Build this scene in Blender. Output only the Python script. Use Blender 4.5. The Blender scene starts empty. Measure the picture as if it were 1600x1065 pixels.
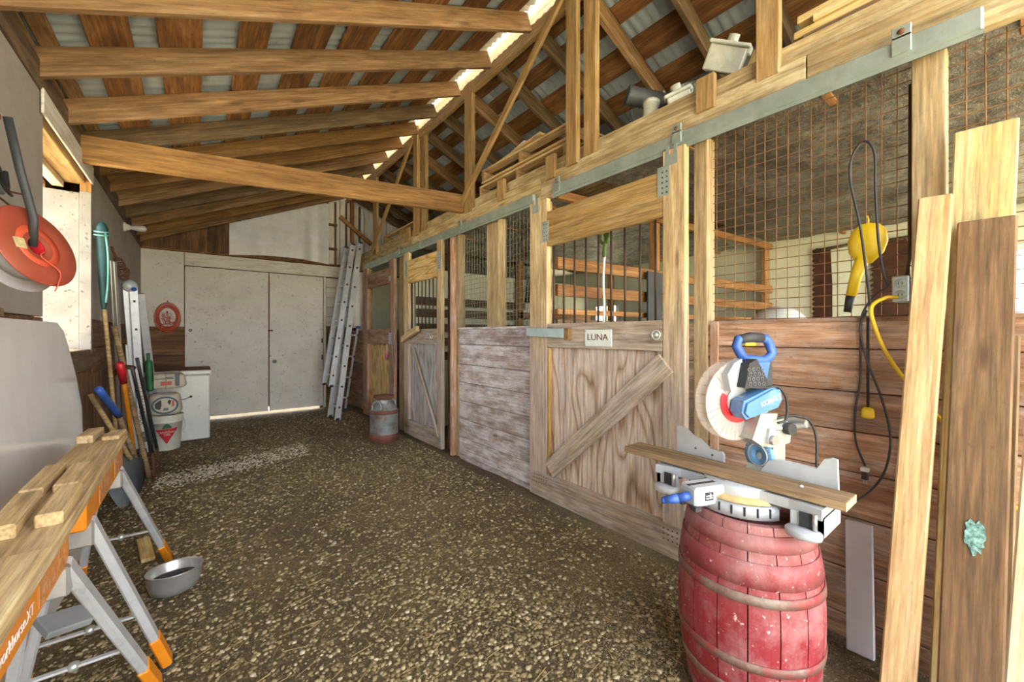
import bpy, math, random
from mathutils import Matrix, Vector, noise
random.seed(7)
R = math.radians
SC = bpy.context.scene
COL = SC.collection

# ------------------------------------------------------------------ camera
cd = bpy.data.cameras.new('camera'); cam = bpy.data.objects.new('camera', cd); COL.objects.link(cam)
cd.sensor_width = 36; cd.lens = 630 / 1600 * 36; cd.shift_y = -9.5 / 1600; cd.clip_start = .02; cd.clip_end = 200
cam.location = (0, 0, 1.3); cam.rotation_euler = (R(90), 0, -math.atan(492 / 630)); SC.camera = cam
# ------------------------------------------------------------------ sky, sun, exposure
wd = bpy.data.worlds.new('sky'); SC.world = wd; wd.use_nodes = True
bg = wd.node_tree.nodes['Background']; bg.inputs[0].default_value = (.93, .965, 1, 1); bg.inputs[1].default_value = 5.0
sl = bpy.data.lights.new('sun', 'SUN'); sl.energy = 24; sl.angle = R(1); sl.color = (1, .93, .82)
sun = bpy.data.objects.new('sun', sl); COL.objects.link(sun); sun.rotation_euler = (R(14), 0, R(-104))
SC.view_settings.view_transform = 'Standard'; SC.view_settings.look = 'None'
SC.view_settings.gamma = 1; SC.view_settings.use_curve_mapping = False
SC.view_settings.exposure = .85
SC.cycles.max_bounces = 10; SC.cycles.diffuse_bounces = 7; SC.cycles.glossy_bounces = 4
SC.cycles.sample_clamp_indirect = 8

# ------------------------------------------------------------------ materials
def lin(h):
    if isinstance(h, str):
        h = [int(h[i:i+2], 16) / 255 for i in (0, 2, 4)]
        h = [c / 12.92 if c <= .04045 else ((c + .055) / 1.055) ** 2.4 for c in h]
    return (h[0], h[1], h[2], 1)
class NT:
    def __init__(s, name):
        s.m = bpy.data.materials.new(name); s.m.use_nodes = True; s.t = s.m.node_tree
        s.b = s.t.nodes['Principled BSDF']
    def n(s, typ, **k):
        o = s.t.nodes.new(typ)
        for a, v in k.items(): setattr(o, a, v)
        return o
    def l(s, a, b): s.t.links.new(a, b)
    def coord(s, scale=(1, 1, 1), rnd=True, kind='Object'):
        tc = s.n('ShaderNodeTexCoord'); mp = s.n('ShaderNodeMapping'); mp.inputs['Scale'].default_value = scale
        if rnd:
            oi = s.n('ShaderNodeObjectInfo'); mu = s.n('ShaderNodeVectorMath', operation='SCALE')
            mu.inputs[0].default_value = (37, 19, 53); s.l(oi.outputs['Random'], mu.inputs['Scale'])
            ad = s.n('ShaderNodeVectorMath', operation='ADD'); s.l(tc.outputs[kind], ad.inputs[0]); s.l(mu.outputs[0], ad.inputs[1])
            s.l(ad.outputs[0], mp.inputs[0])
        else: s.l(tc.outputs[kind], mp.inputs[0])
        return mp.outputs[0]
    def noise(s, co, scale, detail=4, rough=.55, dist=0):
        n = s.n('ShaderNodeTexNoise'); s.l(co, n.inputs['Vector']); n.inputs['Scale'].default_value = scale
        n.inputs['Detail'].default_value = detail; n.inputs['Roughness'].default_value = rough; n.inputs['Distortion'].default_value = dist
        return n.outputs['Fac']
    def ramp(s, f, stops):
        r = s.n('ShaderNodeValToRGB'); s.l(f, r.inputs[0]); e = r.color_ramp.elements
        while len(e) < len(stops): e.new(.5)
        for i, (p, c) in enumerate(stops): e[i].position = p; e[i].color = lin(c) if not isinstance(c, (int, float)) else (c, c, c, 1)
        return r.outputs[0]
    def mix(s, f, a, b, mode='MIX'):
        x = s.n('ShaderNodeMix', data_type='RGBA', blend_type=mode)
        for sock, v in ((x.inputs[0], f), (x.inputs[6], a), (x.inputs[7], b)):
            if hasattr(v, 'links') or isinstance(v, bpy.types.NodeSocket): s.l(v, sock)
            elif isinstance(v, (int, float)): sock.default_value = v
            else: sock.default_value = lin(v)
        return x.outputs[2]
    def bump(s, h, strength=.3, dist=.01):
        b = s.n('ShaderNodeBump'); b.inputs['Strength'].default_value = strength; b.inputs['Distance'].default_value = dist
        s.l(h, b.inputs['Height']); s.l(b.outputs[0], s.b.inputs['Normal'])
    def vary(s, c, amt):
        oi = s.n('ShaderNodeObjectInfo'); mr = s.n('ShaderNodeMapRange'); mr.inputs[3].default_value = 1 - amt; mr.inputs[4].default_value = 1 + amt
        s.l(oi.outputs['Random'], mr.inputs[0]); hs = s.n('ShaderNodeHueSaturation'); s.l(mr.outputs[0], hs.inputs['Value']); s.l(c, hs.inputs['Color'])
        return hs.outputs[0]
    def out(s, c, rough=.7, metal=0):
        if isinstance(c, bpy.types.NodeSocket): s.l(c, s.b.inputs['Base Color'])
        else: s.b.inputs['Base Color'].default_value = lin(c)
        s.b.inputs['Roughness'].default_value = rough; s.b.inputs['Metallic'].default_value = metal
        return s.m
M = {}
def desat(h, k):
    c = [int(h[i:i+2], 16) for i in (0, 2, 4)]; g = .3 * c[0] + .59 * c[1] + .11 * c[2]
    return ''.join('%02x' % int(round(v + (g - v) * k)) for v in c)
DK = {'rafter': .84, 'rafter_dark': .88, 'stud': .86, 'header': .88, 'post': .86, 'door_wood': .88, 'tie': .86, 'lumber': .93, 'lumber_brown': .78, 'bench_wood': .93, 'purlin': .9, 'orange_rail': .85}
def dim(h, k): return ''.join('%02x' % int(int(h[i:i+2], 16) * k) for i in (0, 2, 4))
def wood(key, dark, mid, light, vary=.16, stain=('3a2a1a', .35), white=None, knots=.5, ring=False, rough=.78, low=None):
    """wood whose grain runs along the piece's own X axis"""
    t = NT(key); dark, mid, light = (dim(desat(q, .10), DK.get(key, 1)) for q in (dark, mid, light))
    g = t.coord((1.1, 9, 9) if not ring else (1, 5, 5))
    if ring:
        w = t.n('ShaderNodeTexNoise'); t.l(g, w.inputs[0]); w.inputs['Scale'].default_value = .9; w.inputs['Detail'].default_value = 1.2; w.inputs['Distortion'].default_value = .5
        mm = t.n('ShaderNodeMath', operation='MULTIPLY'); t.l(w.outputs[0], mm.inputs[0]); mm.inputs[1].default_value = 17
        fr = t.n('ShaderNodeMath', operation='PINGPONG'); t.l(mm.outputs[0], fr.inputs[0]); fr.inputs[1].default_value = 1
        c = t.ramp(fr.outputs[0], [(.0, dark), (.22, mid), (.6, light), (1, light)])
    else:
        c = t.ramp(t.noise(g, 1.6, 5, .6, .7), [(.25, dark), (.5, mid), (.72, light)])
    fine = t.coord((3, 70, 70)); fn = t.noise(fine, 1.5, 3, .6)
    c = t.mix(.35, c, t.ramp(fn, [(.35, .28), (.65, .75)]), 'OVERLAY')
    if knots:
        kc = t.coord((1.6, 7, 7)); v = t.n('ShaderNodeTexVoronoi'); t.l(kc, v.inputs['Vector']); v.inputs['Scale'].default_value = 1.3
        k = t.ramp(v.outputs['Distance'], [(.06, 1.0), (.15, 0.0)])
        km = t.n('ShaderNodeMath', operation='MULTIPLY'); t.l(k, km.inputs[0]); km.inputs[1].default_value = knots
        c = t.mix(km.outputs[0], c, '3f2717')
    sc = t.coord((1.3, 3, 3)); sf = t.ramp(t.noise(sc, 2.2, 6, .68), [(.47, 0.0), (.75, 1.0)])
    sm = t.n('ShaderNodeMath', operation='MULTIPLY'); t.l(sf, sm.inputs[0]); sm.inputs[1].default_value = stain[1]
    c = t.mix(sm.outputs[0], c, stain[0])
    if white:
        wc = t.coord((1.6, 4, 4)); wf = t.ramp(t.noise(wc, 2.4, 8, .72), [(white[1], 0.0), (white[2], 1.0)])
        wm = t.n('ShaderNodeMath', operation='MULTIPLY'); t.l(wf, wm.inputs[0]); wm.inputs[1].default_value = white[3]
        c = t.mix(wm.outputs[0], c, white[0])
    if low:
        tc = t.n('ShaderNodeTexCoord'); sx_ = t.n('ShaderNodeSeparateXYZ'); t.l(tc.outputs['Object'], sx_.inputs[0])
        nz = t.n('ShaderNodeMath', operation='MULTIPLY_ADD'); t.l(t.noise(t.coord((2, 8, 8)), 2, 5, .6), nz.inputs[0]); nz.inputs[1].default_value = .9; t.l(sx_.outputs[0], nz.inputs[2])
        lw = t.ramp(nz.outputs[0], [(.25, .75), (.8, 0.0)]); c = t.mix(lw, c, low)
    st2 = t.noise(t.coord((1.5, 26, 26)), 2.4, 7, .7); c = t.mix(.62, c, t.ramp(st2, [(.3, .10), (.5, .47), (.7, .82)]), 'OVERLAY')
    sp = t.ramp(t.noise(t.coord((9, 14, 14)), 3.2, 5, .72), [(.6, 0.0), (.72, .5)]); c = t.mix(sp, c, stain[0])
    c = t.vary(c, vary)
    t.bump(st2, .35, .005)
    M[key] = t.out(c, rough); return M[key]
def plain(key, col, rough=.5, metal=0, spots=None, vary=0, scale=6, bumpy=0, spec=None):
    t = NT(key)
    co = t.coord()
    c = t.ramp(t.noise(co, scale, 5, .65), [(.3, col if not isinstance(col, tuple) else col[0]), (.7, col if not isinstance(col, tuple) else col[1])])
    if spots:
        for (sc_, lo, hi, colr, amt) in spots:
            f = t.ramp(t.noise(co, sc_, 7, .7), [(lo, 0.0), (hi, 1.0)])
            mm = t.n('ShaderNodeMath', operation='MULTIPLY'); t.l(f, mm.inputs[0]); mm.inputs[1].default_value = amt
            c = t.mix(mm.outputs[0], c, colr)
    if vary: c = t.vary(c, vary)
    if bumpy: t.bump(t.noise(co, scale * 4, 5, .6), bumpy, .01)
    if spec is not None: t.b.inputs['Specular IOR Level'].default_value = spec
    M[key] = t.out(c, rough, metal); return M[key]

wood('rafter', '8a6238', 'b08455', 'c9a272', stain=('6a4a2c', .5))
wood('rafter_dark', '5d4a32', '7d6443', '977a55', stain=('3f3220', .6))
wood('purlin', '6a4122', '94602f', 'b07e4c', stain=('3c2412', .7), vary=.28)
wood('tie', '7d5429', 'a57538', 'b98a50', stain=('5b3d22', .4), knots=.2)
wood('header', 'b0925e', 'cfb684', 'e2d2a8', stain=('8f6c3c', .6), white=('e6d8b4', .5, .68, .5))
wood('stud', 'b08549', 'c99f62', 'dcb988', stain=('8a6336', .35))
wood('post', 'a88a5c', 'c4a878', 'd8c298', stain=('7c5a38', .4))
wood('door_wood', 'b98a45', 'd3a85e', 'e0bd80', stain=('8e6836', .4))
wood('stile', 'a88a5c', 'c4a878', 'd8c298', stain=('7c5a38', .4), low='a89a94')
wood('door_grey', '8c7862', 'aa967e', 'c0b09c', stain=('6d5b4a', .4), white=('c8c0bc', .45, .75, .6))
wood('ply', '8f6f52', 'b49c84', 'c9b8a6', ring=True, knots=.25, stain=('8c7460', .4), white=('c9c2c2', .5, .75, .45))
wood('ply_warm', 'a8803f', 'cda65c', 'd9b87a', ring=True, knots=.3, stain=('6d4f26', .55))
wood('ply_grey', '857868', 'a39a90', 'bcb4b0', ring=True, knots=.15, stain=('7c7068', .4), white=('c4c0c4', .42, .7, .6))
wood('stall_board', '80573c', 'ac8060', 'c49e80', stain=('553622', .5), white=('c0b6ae', .46, .7, .6), vary=.22)
wood('wash_board', '8f7668', 'ab978c', 'bdaea8', stain=('7d6458', .4), white=('d8d2d4', .41, .6, .9), vary=.08)
wood('brown_board', '50351f', '74502f', '8f6a46', stain=('2c1c10', .6), vary=.22)
wood('white_board', 'c4bbab', 'dad3c6', 'e6e0d6', stain=('6f6455', .45), white=('dedad2', .4, .6, .7), vary=.06, knots=.1)
wood('orange_rail', '8e5624', 'b57a3c', 'c78f54', stain=('6d3f1c', .4))
wood('dark_plank', '4a3826', '655039', '7a6650', stain=('2e2216', .5))
wood('lumber', 'c39a5e', 'dcb77e', 'e8cb9a', stain=('b28650', .25), vary=.07, knots=.6)
wood('lumber_pale', 'd0b88e', 'dfcba6', 'e8dac0', stain=('bfa47a', .25), vary=.05, knots=.3)
wood('lumber_brown', '7a5534', '9c754d', 'b28c62', stain=('5b3c22', .45), vary=.04, knots=.9)
wood('lumber_yellow', 'c9a350', 'dcc07a', 'e6d29a', stain=('8f8a70', .6), vary=.05, knots=.2)
wood('bench_wood', 'b8965e', 'd2b27c', 'dfc698', stain=('a98a58', .35), vary=.08, knots=.35)
wood('weathered', '6a5236', '8d7250', 'a68d68', stain=('5a442c', .4))
wood('handle_wood', '7b6238', 'a08355', 'b89d70', stain=('6a5230', .4), knots=0)
plain('metal_roof', ('a0b0bc', 'c4d2dc'), .45, .3, [(3, .5, .75, '5d6a72', .6), (9, .58, .75, '8a7a60', .4)])
plain('galv', ('9fb0ac', 'bccac6'), .45, .6, [(7, .5, .75, '8f9a8c', .5), (20, .6, .7, '76685a', .4)])
plain('steel', ('a4a4a2', 'c4c4c2'), .3, .65)
plain('alu', ('bfc3c8', 'd8dadd'), .36, .4, [(14, .55, .7, '8e8e8c', .4)])
plain('rust', ('5a3a26', '84583a'), .8, .3, [(30, .5, .7, '3c281c', .6)])
plain('wire_rust', ('6e4a30', '94704c'), .75, .3)
plain('wire_grey', ('8c8a76', 'aaa890'), .6, .4)
plain('bar_iron', ('3c322a', '5a4838'), .6, .5)
plain('grey_panel', ('99928a', 'a8a198'), .7, 0, [(2.5, .5, .8, '7f776e', .4), (40, .64, .7, '5a5248', .5)])
plain('white_paint', ('dad4c8', 'e8e3da'), .6, 0, [(3, .5, .8, 'a69c8c', .6), (8, .58, .74, '8a7c68', .45), (26, .6, .68, '4c4032', .75), (1.2, .55, .8, '9e9484', .4)])
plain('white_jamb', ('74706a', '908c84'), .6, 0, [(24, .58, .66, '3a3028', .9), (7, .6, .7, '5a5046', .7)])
plain('stall_white', ('c6c9ae', 'd6d8c2'), .8, 0, [(3, .5, .8, 'a9a78c', .5), (22, .62, .7, '7c7862', .4)])
plain('gloss_white', ('dedad8', 'e8e4e2'), .10, 0, [(1.5, .55, .8, 'c0b8b4', .5), (30, .66, .7, '8a8078', .4)])
plain('enamel', ('d2d2cc', 'dededa'), .25, 0, [(34, .62, .68, '5a4a3c', .75), (9, .7, .78, '6a5644', .7)])
plain('foil', ('8f8d8a', 'c8c8c6'), .34, .8, [(5, .45, .65, '4c443c', .7), (20, .5, .65, '3c342c', .6)], bumpy=.9, scale=22)
plain('foil_dirty', ('4c4640', '8a8680'), .45, .55, [(4, .42, .62, '352d26', .75), (18, .5, .62, '8d7c64', .5), (30, .52, .62, '2c2620', .7)], bumpy=.9, scale=26)
plain('tarp', ('d8d8d8', 'ececec'), .45, .1, [(2.2, .5, .8, 'b8b4b0', .6), (12, .62, .75, '8f877c', .3)])
plain('orange_paint', ('d07a18', 'e08c1e'), .4, 0, [(9, .6, .75, '9c6028', .4)])
plain('orange_print', ('e08a20', 'b07a50'), .5, 0, [(30, .5, .6, 'd8b08a', .7), (45, .55, .62, '7c4a20', .6)])
plain('white_print', 'e6d8d2', .5)
plain('red_spool', ('8a3a2b', '9e4a38'), .42, 0, [(4, .55, .8, '9c6a50', .5), (30, .66, .72, '6a3222', .5)])
plain('spool_grey', ('8e8a8c', 'a8a4a6'), .35)
plain('black', ('1c1c1e', '2c2c2e'), .5, 0, [(20, .6, .75, '5a544c', .4)])
plain('black_rubber', ('26282a', '383a3c'), .6)
plain('dark_mat', ('26282c', '3a3e44'), .6)
plain('teal', ('0a3238', '124448'), .6, 0, [(20, .6, .75, '0c3034', .5)])
plain('teal_pale', ('4f8a84', '6fa69e'), .6)
plain('red_coil', ('b8452c', 'cf5a3a'), .5)
plain('red', ('b81e28', 'cc2a34'), .4)
plain('green', ('1d5a34', '2a7044'), .5)
plain('halter_green', ('46602c', '5f7840'), .7)
plain('blue_grip', ('2a4f9c', '3c66b8'), .45)
plain('blue_tool', ('3a62a6', '4a74b8'), .4, 0, [(14, .55, .75, '8c9cb4', .45)])
plain('blue_motor', ('4878ac', '5a88ba'), .45, 0, [(8, .5, .75, '9caab8', .5)])
plain('blue_gauge', ('5b8fc4', '6ea0d0'), .5)
plain('yellow', ('d8b414', 'e6c62a'), .45, 0, [(16, .6, .75, 'a8880c', .4)])
plain('pink', ('e0608c', 'ee7aa0'), .5)
plain('tool_grey', ('a8b0b8', 'c0c6cc'), .45, .15, [(16, .55, .72, 'b4a890', .5)])
plain('cast', ('a9aaa6', 'c2c2bc'), .42, .5, [(14, .5, .72, '8c8270', .5)])
plain('sawdust', ('c8a870', 'dcc090'), .95, bumpy=.6, scale=40)
plain('can_grey', ('8c949a', 'b0b4b4'), .5, .5, [(5, .46, .66, '7a5a44', .75), (14, .55, .7, '5c3a2c', .6)])
plain('can_rust', ('6a4034', '8a5a48'), .75, .2, [(10, .5, .7, '4a2a24', .6)])
plain('pail', ('d0cec0', 'dedccf'), .45, 0, [(10, .58, .75, 'a49c84', .5)])
plain('paper_bag', ('c2b8a4', 'd6ceba'), .8, 0, [(6, .5, .75, '9a8c74', .5)])
plain('paper_brown', ('8f7c62', 'a8957a'), .8)
plain('bag_grey', ('5c6064', '74787a'), .7)
plain('bag_blue', ('34485e', '465c74'), .6)
plain('bag_red', ('b0483c', 'c86a58'), .6)
plain('bag_black', ('22242a', '34363c'), .6)
plain('plaque', ('cbcfc0', 'dde0d4'), .4, .3, [(12, .55, .7, 'a8ac94', .6)])
plain('engrave', '6a3a2c', .7)
plain('pvc', ('b8bcae', 'd2d4c8'), .45, 0, [(10, .5, .7, '8a8a7a', .5)])
plain('drain', ('3a3e40', '54585a'), .55)
plain('saw_blade', ('3c2418', '5a3826'), .75, .4, [(8, .5, .7, '24160e', .6)])
plain('box_steel', ('a9b4b6', 'c4ccce'), .4, .6, [(16, .6, .72, '7c8484', .5)])
plain('feed_sack', ('c4c6c2', 'd6d8d6'), .6)
plain('white_plastic', ('d8d8d4', 'e6e6e2'), .4)
plain('pvc_board', ('c0bec6', 'cecbd2'), .5, 0, [(10, .6, .75, 'a09c9c', .4)])
plain('straw', ('8a7648', 'b09a66'), .8, vary=.25)
plain('hinge_blue', ('8aa2ba', 'a8bccc'), .45, .15)
t = NT('guard'); t.b.inputs['Alpha'].default_value = .26; M['guard'] = t.out('e6dbd3', .3)
# red barrel paint, worn and dusty
t = NT('barrel'); co = t.coord((1, 1, .25), rnd=True); co2 = t.coord(rnd=False)
c = t.ramp(t.noise(co, 9, 6, .65), [(.3, '70131d'), (.55, '881f2a'), (.8, '984049')])
f = t.ramp(t.noise(co2, 5, 8, .75), [(.46, 0.0), (.7, .85)]); c = t.mix(f, c, 'a87c7c')
f = t.ramp(t.noise(co2, 60, 3, .6), [(.66, 0.0), (.7, .8)]); c = t.mix(f, c, 'd8c4bc')
sx_ = t.n('ShaderNodeSeparateXYZ'); t.l(co2, sx_.inputs[0]); ma = t.n('ShaderNodeMath', operation='MULTIPLY_ADD'); t.l(t.noise(co2, 9, 6, .7), ma.inputs[0]); ma.inputs[1].default_value = .5; t.l(sx_.outputs[2], ma.inputs[2])
c = t.mix(t.ramp(ma.outputs[0], [(.62, 0.0), (1.0, .55)]), c, '9c7672')   # sawdust settled on the upper staves
t.bump(t.noise(co, 20, 4), .25, .004); M['barrel'] = t.out(c, .62)
t = NT('hoop'); co2 = t.coord(rnd=False)
c = t.ramp(t.noise(co2, 8, 6, .7), [(.35, '98303a'), (.5, '7a5c52'), (.62, '8c7c70'), (.78, '5c5450')])
M['hoop'] = t.out(c, .6, .15)
# ground: packed dirt
t = NT('dirt'); co = t.coord(rnd=False)
c = t.ramp(t.noise(co, 1.1, 6, .6), [(.3, '4c3e2b'), (.52, '67563a'), (.75, '806e4a')])
f = t.ramp(t.noise(co, 60, 5, .7), [(.35, .25), (.7, .85)]); c = t.mix(.75, c, f, 'OVERLAY')
f = t.ramp(t.noise(co, 140, 3, .6), [(.55, 0.0), (.68, .75)]); c = t.mix(f, c, 'a8946c')
t.bump(t.noise(co, 70, 6, .7), .9, .02); M['dirt'] = t.out(c, .95)
t = NT('pebble')
oi = t.n('ShaderNodeObjectInfo'); at = t.n('ShaderNodeAttribute'); at.attribute_name = 'tone'
sm = t.n('ShaderNodeMath', operation='ADD'); t.l(oi.outputs['Random'], sm.inputs[0]); t.l(at.outputs['Fac'], sm.inputs[1])
fr = t.n('ShaderNodeMath', operation='FRACT'); t.l(sm.outputs[0], fr.inputs[0])
c = t.ramp(fr.outputs[0], [(0, '50462e'), (.35, '756744'), (.75, '92825e'), (.93, 'aa9c78'), (1, 'c0b69e')])
M['pebble'] = t.out(c, .8)
plain('pebble_dust', ('8a7c66', 'b4a890'), .9, scale=60)
plain('pebble_white', ('a89c88', 'ded6c6'), .8, scale=60)
plain('grass_ground', ('a39a78', 'c0b696'), .95, scale=3)

# ------------------------------------------------------------------ objects
WM = {}
def place(o, parent, mw):
    COL.objects.link(o); WM[o] = mw
    if parent is not None: o.parent = parent; o.matrix_basis = WM[parent].inverted() @ mw
    else: o.matrix_basis = mw
    return o
def tag(o, label=None, cat=None, group=None, kind=None):
    for k, v in (('label', label), ('category', cat), ('group', group), ('kind', kind)):
        if v: o[k] = v
    return o
def thing(name, label, cat, loc=(0, 0, 0), group=None, kind=None):
    o = bpy.data.objects.new(name, None); o.empty_display_size = .05
    place(o, None, Matrix.Translation(loc)); return tag(o, label, cat, group, kind)
I4 = Matrix.Identity(4)
class MB:
    def __init__(s): s.v = []; s.f = []; s.smooth = []
    def add(s, vs, fs, sm=False, mx=None):
        b = len(s.v)
        s.v += [tuple(mx @ Vector(v)) for v in vs] if mx is not None else [tuple(v) for v in vs]
        s.f += [tuple(i + b for i in f) for f in fs]; s.smooth += [sm] * len(fs); return s
    def box(s, a, b, mx=None, ch=0):
        lo = [min(a[i], b[i]) for i in range(3)]; hi = [max(a[i], b[i]) for i in range(3)]
        if ch:
            ch = min(ch, .4 * min(hi[i] - lo[i] for i in range(3)))
            vs = []; idx = {}
            for ax in range(3):
                for cx in (0, 1):
                    for cy in (0, 1):
                        for cz in (0, 1):
                            c = (cx, cy, cz); p = []
                            for i in range(3):
                                q = hi[i] if c[i] else lo[i]
                                if i != ax: q += -ch if c[i] else ch
                                p.append(q)
                            idx[(ax,) + c] = len(vs); vs.append(p)
            fs = []
            for ax in range(3):
                o1, o2 = (ax + 1) % 3, (ax + 2) % 3
                for sd in (0, 1):
                    q = []
                    for e, g in ((0, 0), (1, 0), (1, 1), (0, 1)):
                        c = [0, 0, 0]; c[ax] = sd; c[o1] = e; c[o2] = g; q.append(idx[(ax,) + tuple(c)])
                    fs.append(q if sd else q[::-1])
                    # edge between +-ax face and +-o1 face
                for sa in (0, 1):
                    for sb in (0, 1):
                        q = []
                        for axx, e in ((ax, 0), (ax, 1), (o1, 1), (o1, 0)):
                            c = [0, 0, 0]; c[ax] = sa; c[o1] = sb; c[o2] = e; q.append(idx[(axx,) + tuple(c)])
                        fs.append(q if (sa ^ sb) else q[::-1])
            for cx in (0, 1):
                for cy in (0, 1):
                    for cz in (0, 1):
                        q = [idx[(a_, cx, cy, cz)] for a_ in range(3)]
                        fs.append(q if (cx + cy + cz) % 2 else q[::-1])
            return s.add(vs, fs, False, mx)
        vs = [(x, y, z) for x in (lo[0], hi[0]) for y in (lo[1], hi[1]) for z in (lo[2], hi[2])]
        return s.add(vs, [(0, 1, 3, 2), (4, 6, 7, 5), (0, 4, 5, 1), (2, 3, 7, 6), (0, 2, 6, 4), (1, 5, 7, 3)], False, mx)
    def prism(s, poly, a, b, axis=0, mx=None, sm=False):
        """poly: 2D points in the other two axes, extruded from a to b along axis"""
        n = len(poly)
        def P(u, p):
            q = [0, 0, 0]; q[axis] = u; o = [i for i in range(3) if i != axis]; q[o[0]] = p[0]; q[o[1]] = p[1]; return q
        vs = [P(a, p) for p in poly] + [P(b, p) for p in poly]
        fs = [tuple(range(n))[::-1], tuple(range(n, 2 * n))] + [(i, (i + 1) % n, n + (i + 1) % n, n + i) for i in range(n)]
        return s.add(vs, fs, sm, mx)
    def lathe(s, prof, n=24, mx=None, sm=True, a0=0, a1=None):
        """prof: (r, z) about local Z"""
        full = a1 is None; a1 = a0 + 2 * math.pi if full else a1; m = n if full else n + 1
        vs = [(r * math.cos(a0 + (a1 - a0) * i / n), r * math.sin(a0 + (a1 - a0) * i / n), z) for r, z in prof for i in range(m)]
        fs = [(j * m + i, j * m + (i + 1) % m, (j + 1) * m + (i + 1) % m, (j + 1) * m + i) for j in range(len(prof) - 1) for i in range(n)]
        return s.add(vs, fs, sm, mx)
    def cyl(s, p, q, r, r2=None, n=14, sm=True):
        p, q = Vector(p), Vector(q); d = q - p; mx = Matrix.Translation(p) @ d.to_track_quat('Z', 'Y').to_matrix().to_4x4()
        r2 = r if r2 is None else r2; L = d.length
        s.lathe([(r, 0), (r2, L)], n, mx, sm)
        b = len(s.v) - 2 * n; s.f += [tuple(range(b, b + n))[::-1], tuple(range(b + n, b + 2 * n))]; s.smooth += [False, False]; return s
    def tube(s, pts, r, n=8, closed=False, flat=1):
        pts = [Vector(p) for p in pts]; N = len(pts); vs = []; up = None
        for i, p in enumerate(pts):
            a = pts[(i - 1) % N] if (closed or i) else p; b = pts[(i + 1) % N] if (closed or i < N - 1) else p
            d = (b - a).normalized()
            if up is None: up = Vector((0, 0, 1)) if abs(d.z) < .9 else Vector((1, 0, 0))
            u = (up - d * up.dot(d)).normalized(); w = d.cross(u); up = u
            rr = r[i] if isinstance(r, (list, tuple)) else r
            vs += [p + (u * math.cos(2 * math.pi * k / n) + w * math.sin(2 * math.pi * k / n) * flat) * rr for k in range(n)]
        fs = [(j * n + k, j * n + (k + 1) % n, ((j + 1) % N) * n + (k + 1) % n, ((j + 1) % N) * n + k) for j in range(N if closed else N - 1) for k in range(n)]
        if not closed: fs += [tuple(range(n))[::-1], tuple(range((N - 1) * n, N * n))]
        return s.add(vs, fs, True)
    def ball(s, c, r, n=12, mx=None):
        r = r if isinstance(r, (tuple, list)) else (r, r, r)
        m = Matrix.Translation(c) @ Matrix.Diagonal((r[0], r[1], r[2], 1)); m = mx @ m if mx is not None else m
        return s.lathe([(math.sin(math.pi * i / n), -math.cos(math.pi * i / n)) for i in range(n + 1)], n + 4, m)
    def build(s, name, mat, parent=None, mw=I4, local=False):
        """verts are in world space (or in the frame mw when local)"""
        me = bpy.data.meshes.new(name); 
        if not local and parent is not None:
            mw = Matrix.Translation(WM[parent].translation); iv = mw.inverted(); vs = [iv @ Vector(v) for v in s.v]
        else: vs = s.v
        me.from_pydata(vs, [], s.f); me.polygons.foreach_set('use_smooth', s.smooth)
        me.materials.append(M[mat]); me.update()
        return place(bpy.data.objects.new(name, me), parent, mw)
def frame(p0, p1, n):
    x = (Vector(p1) - Vector(p0)).normalized(); n = Vector(n); z = (n - x * n.dot(x)).normalized(); y = z.cross(x)
    mx = Matrix((x, y, z)).transposed().to_4x4(); mx.translation = (Vector(p0) + Vector(p1)) / 2; return mx
def board(name, p0, p1, w, t, n, mat, parent=None, ch=.003, warp=0):
    """a timber from p0 to p1; t is its thickness along n, w its width across"""
    L = (Vector(p1) - Vector(p0)).length
    b = MB().box((-L / 2, -w / 2, -t / 2), (L / 2, w / 2, t / 2), ch=ch)
    return b.build(name, mat, parent, frame(p0, p1, n), local=True)
def slab(name, pts, thick, n, mat, parent=None, grain=None):
    """a flat board outlined by world points pts (in order), thickness along n"""
    g = Vector(grain) if grain else Vector(pts[1]) - Vector(pts[0]); c = sum((Vector(p) for p in pts), Vector()) / len(pts)
    mx = frame(c - g, c + g, n); mx.translation = c; iv = mx.inverted(); q = [iv @ Vector(p) for p in pts]
    b = MB().prism([(p.x, p.y) for p in q], -thick / 2, thick / 2, 2)
    return b.build(name, mat, parent, mx, local=True)
def text(name, body, size, mat, parent, mw, extrude=.0006, sx=1):
    cu = bpy.data.curves.new(name, 'FONT'); cu.body = body; cu.size = size; cu.extrude = extrude; cu.align_x = 'CENTER'; cu.align_y = 'CENTER'
    o = bpy.data.objects.new(name, cu); COL.objects.link(o)
    me = bpy.data.meshes.new_from_object(o.evaluated_get(bpy.context.evaluated_depsgraph_get())); me.name = name
    bpy.data.objects.remove(o); me.materials.clear(); me.materials.append(M[mat])
    if sx != 1: me.transform(Matrix.Diagonal((sx, 1, 1, 1)))
    return place(bpy.data.objects.new(name, me), parent, mw)
def axes(o, x, y):
    x = Vector(x).normalized(); y = Vector(y); y = (y - x * y.dot(x)).normalized(); mx = Matrix((x, y, x.cross(y))).transposed().to_4x4(); mx.translation = o; return mx
def arc(c, r, a0, a1, n, u, v):
    c, u, v = Vector(c), Vector(u), Vector(v)
    return [c + u * r * math.cos(a0 + (a1 - a0) * i / n) + v * r * math.sin(a0 + (a1 - a0) * i / n) for i in range(n + 1)]
def spline(pts, k=6):
    pts = [Vector(p) for p in pts]; out = []
    P = [2 * pts[0] - pts[1]] + pts + [2 * pts[-1] - pts[-2]]
    for i in range(1, len(P) - 2):
        a, b, c, d = P[i - 1:i + 3]
        for j in range(k):
            t = j / k; out.append(.5 * ((2 * b) + (c - a) * t + (2 * a - 5 * b + 4 * c - d) * t * t + (3 * b - a - 3 * c + d) * t ** 3))
    return out + [pts[-1]]
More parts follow.
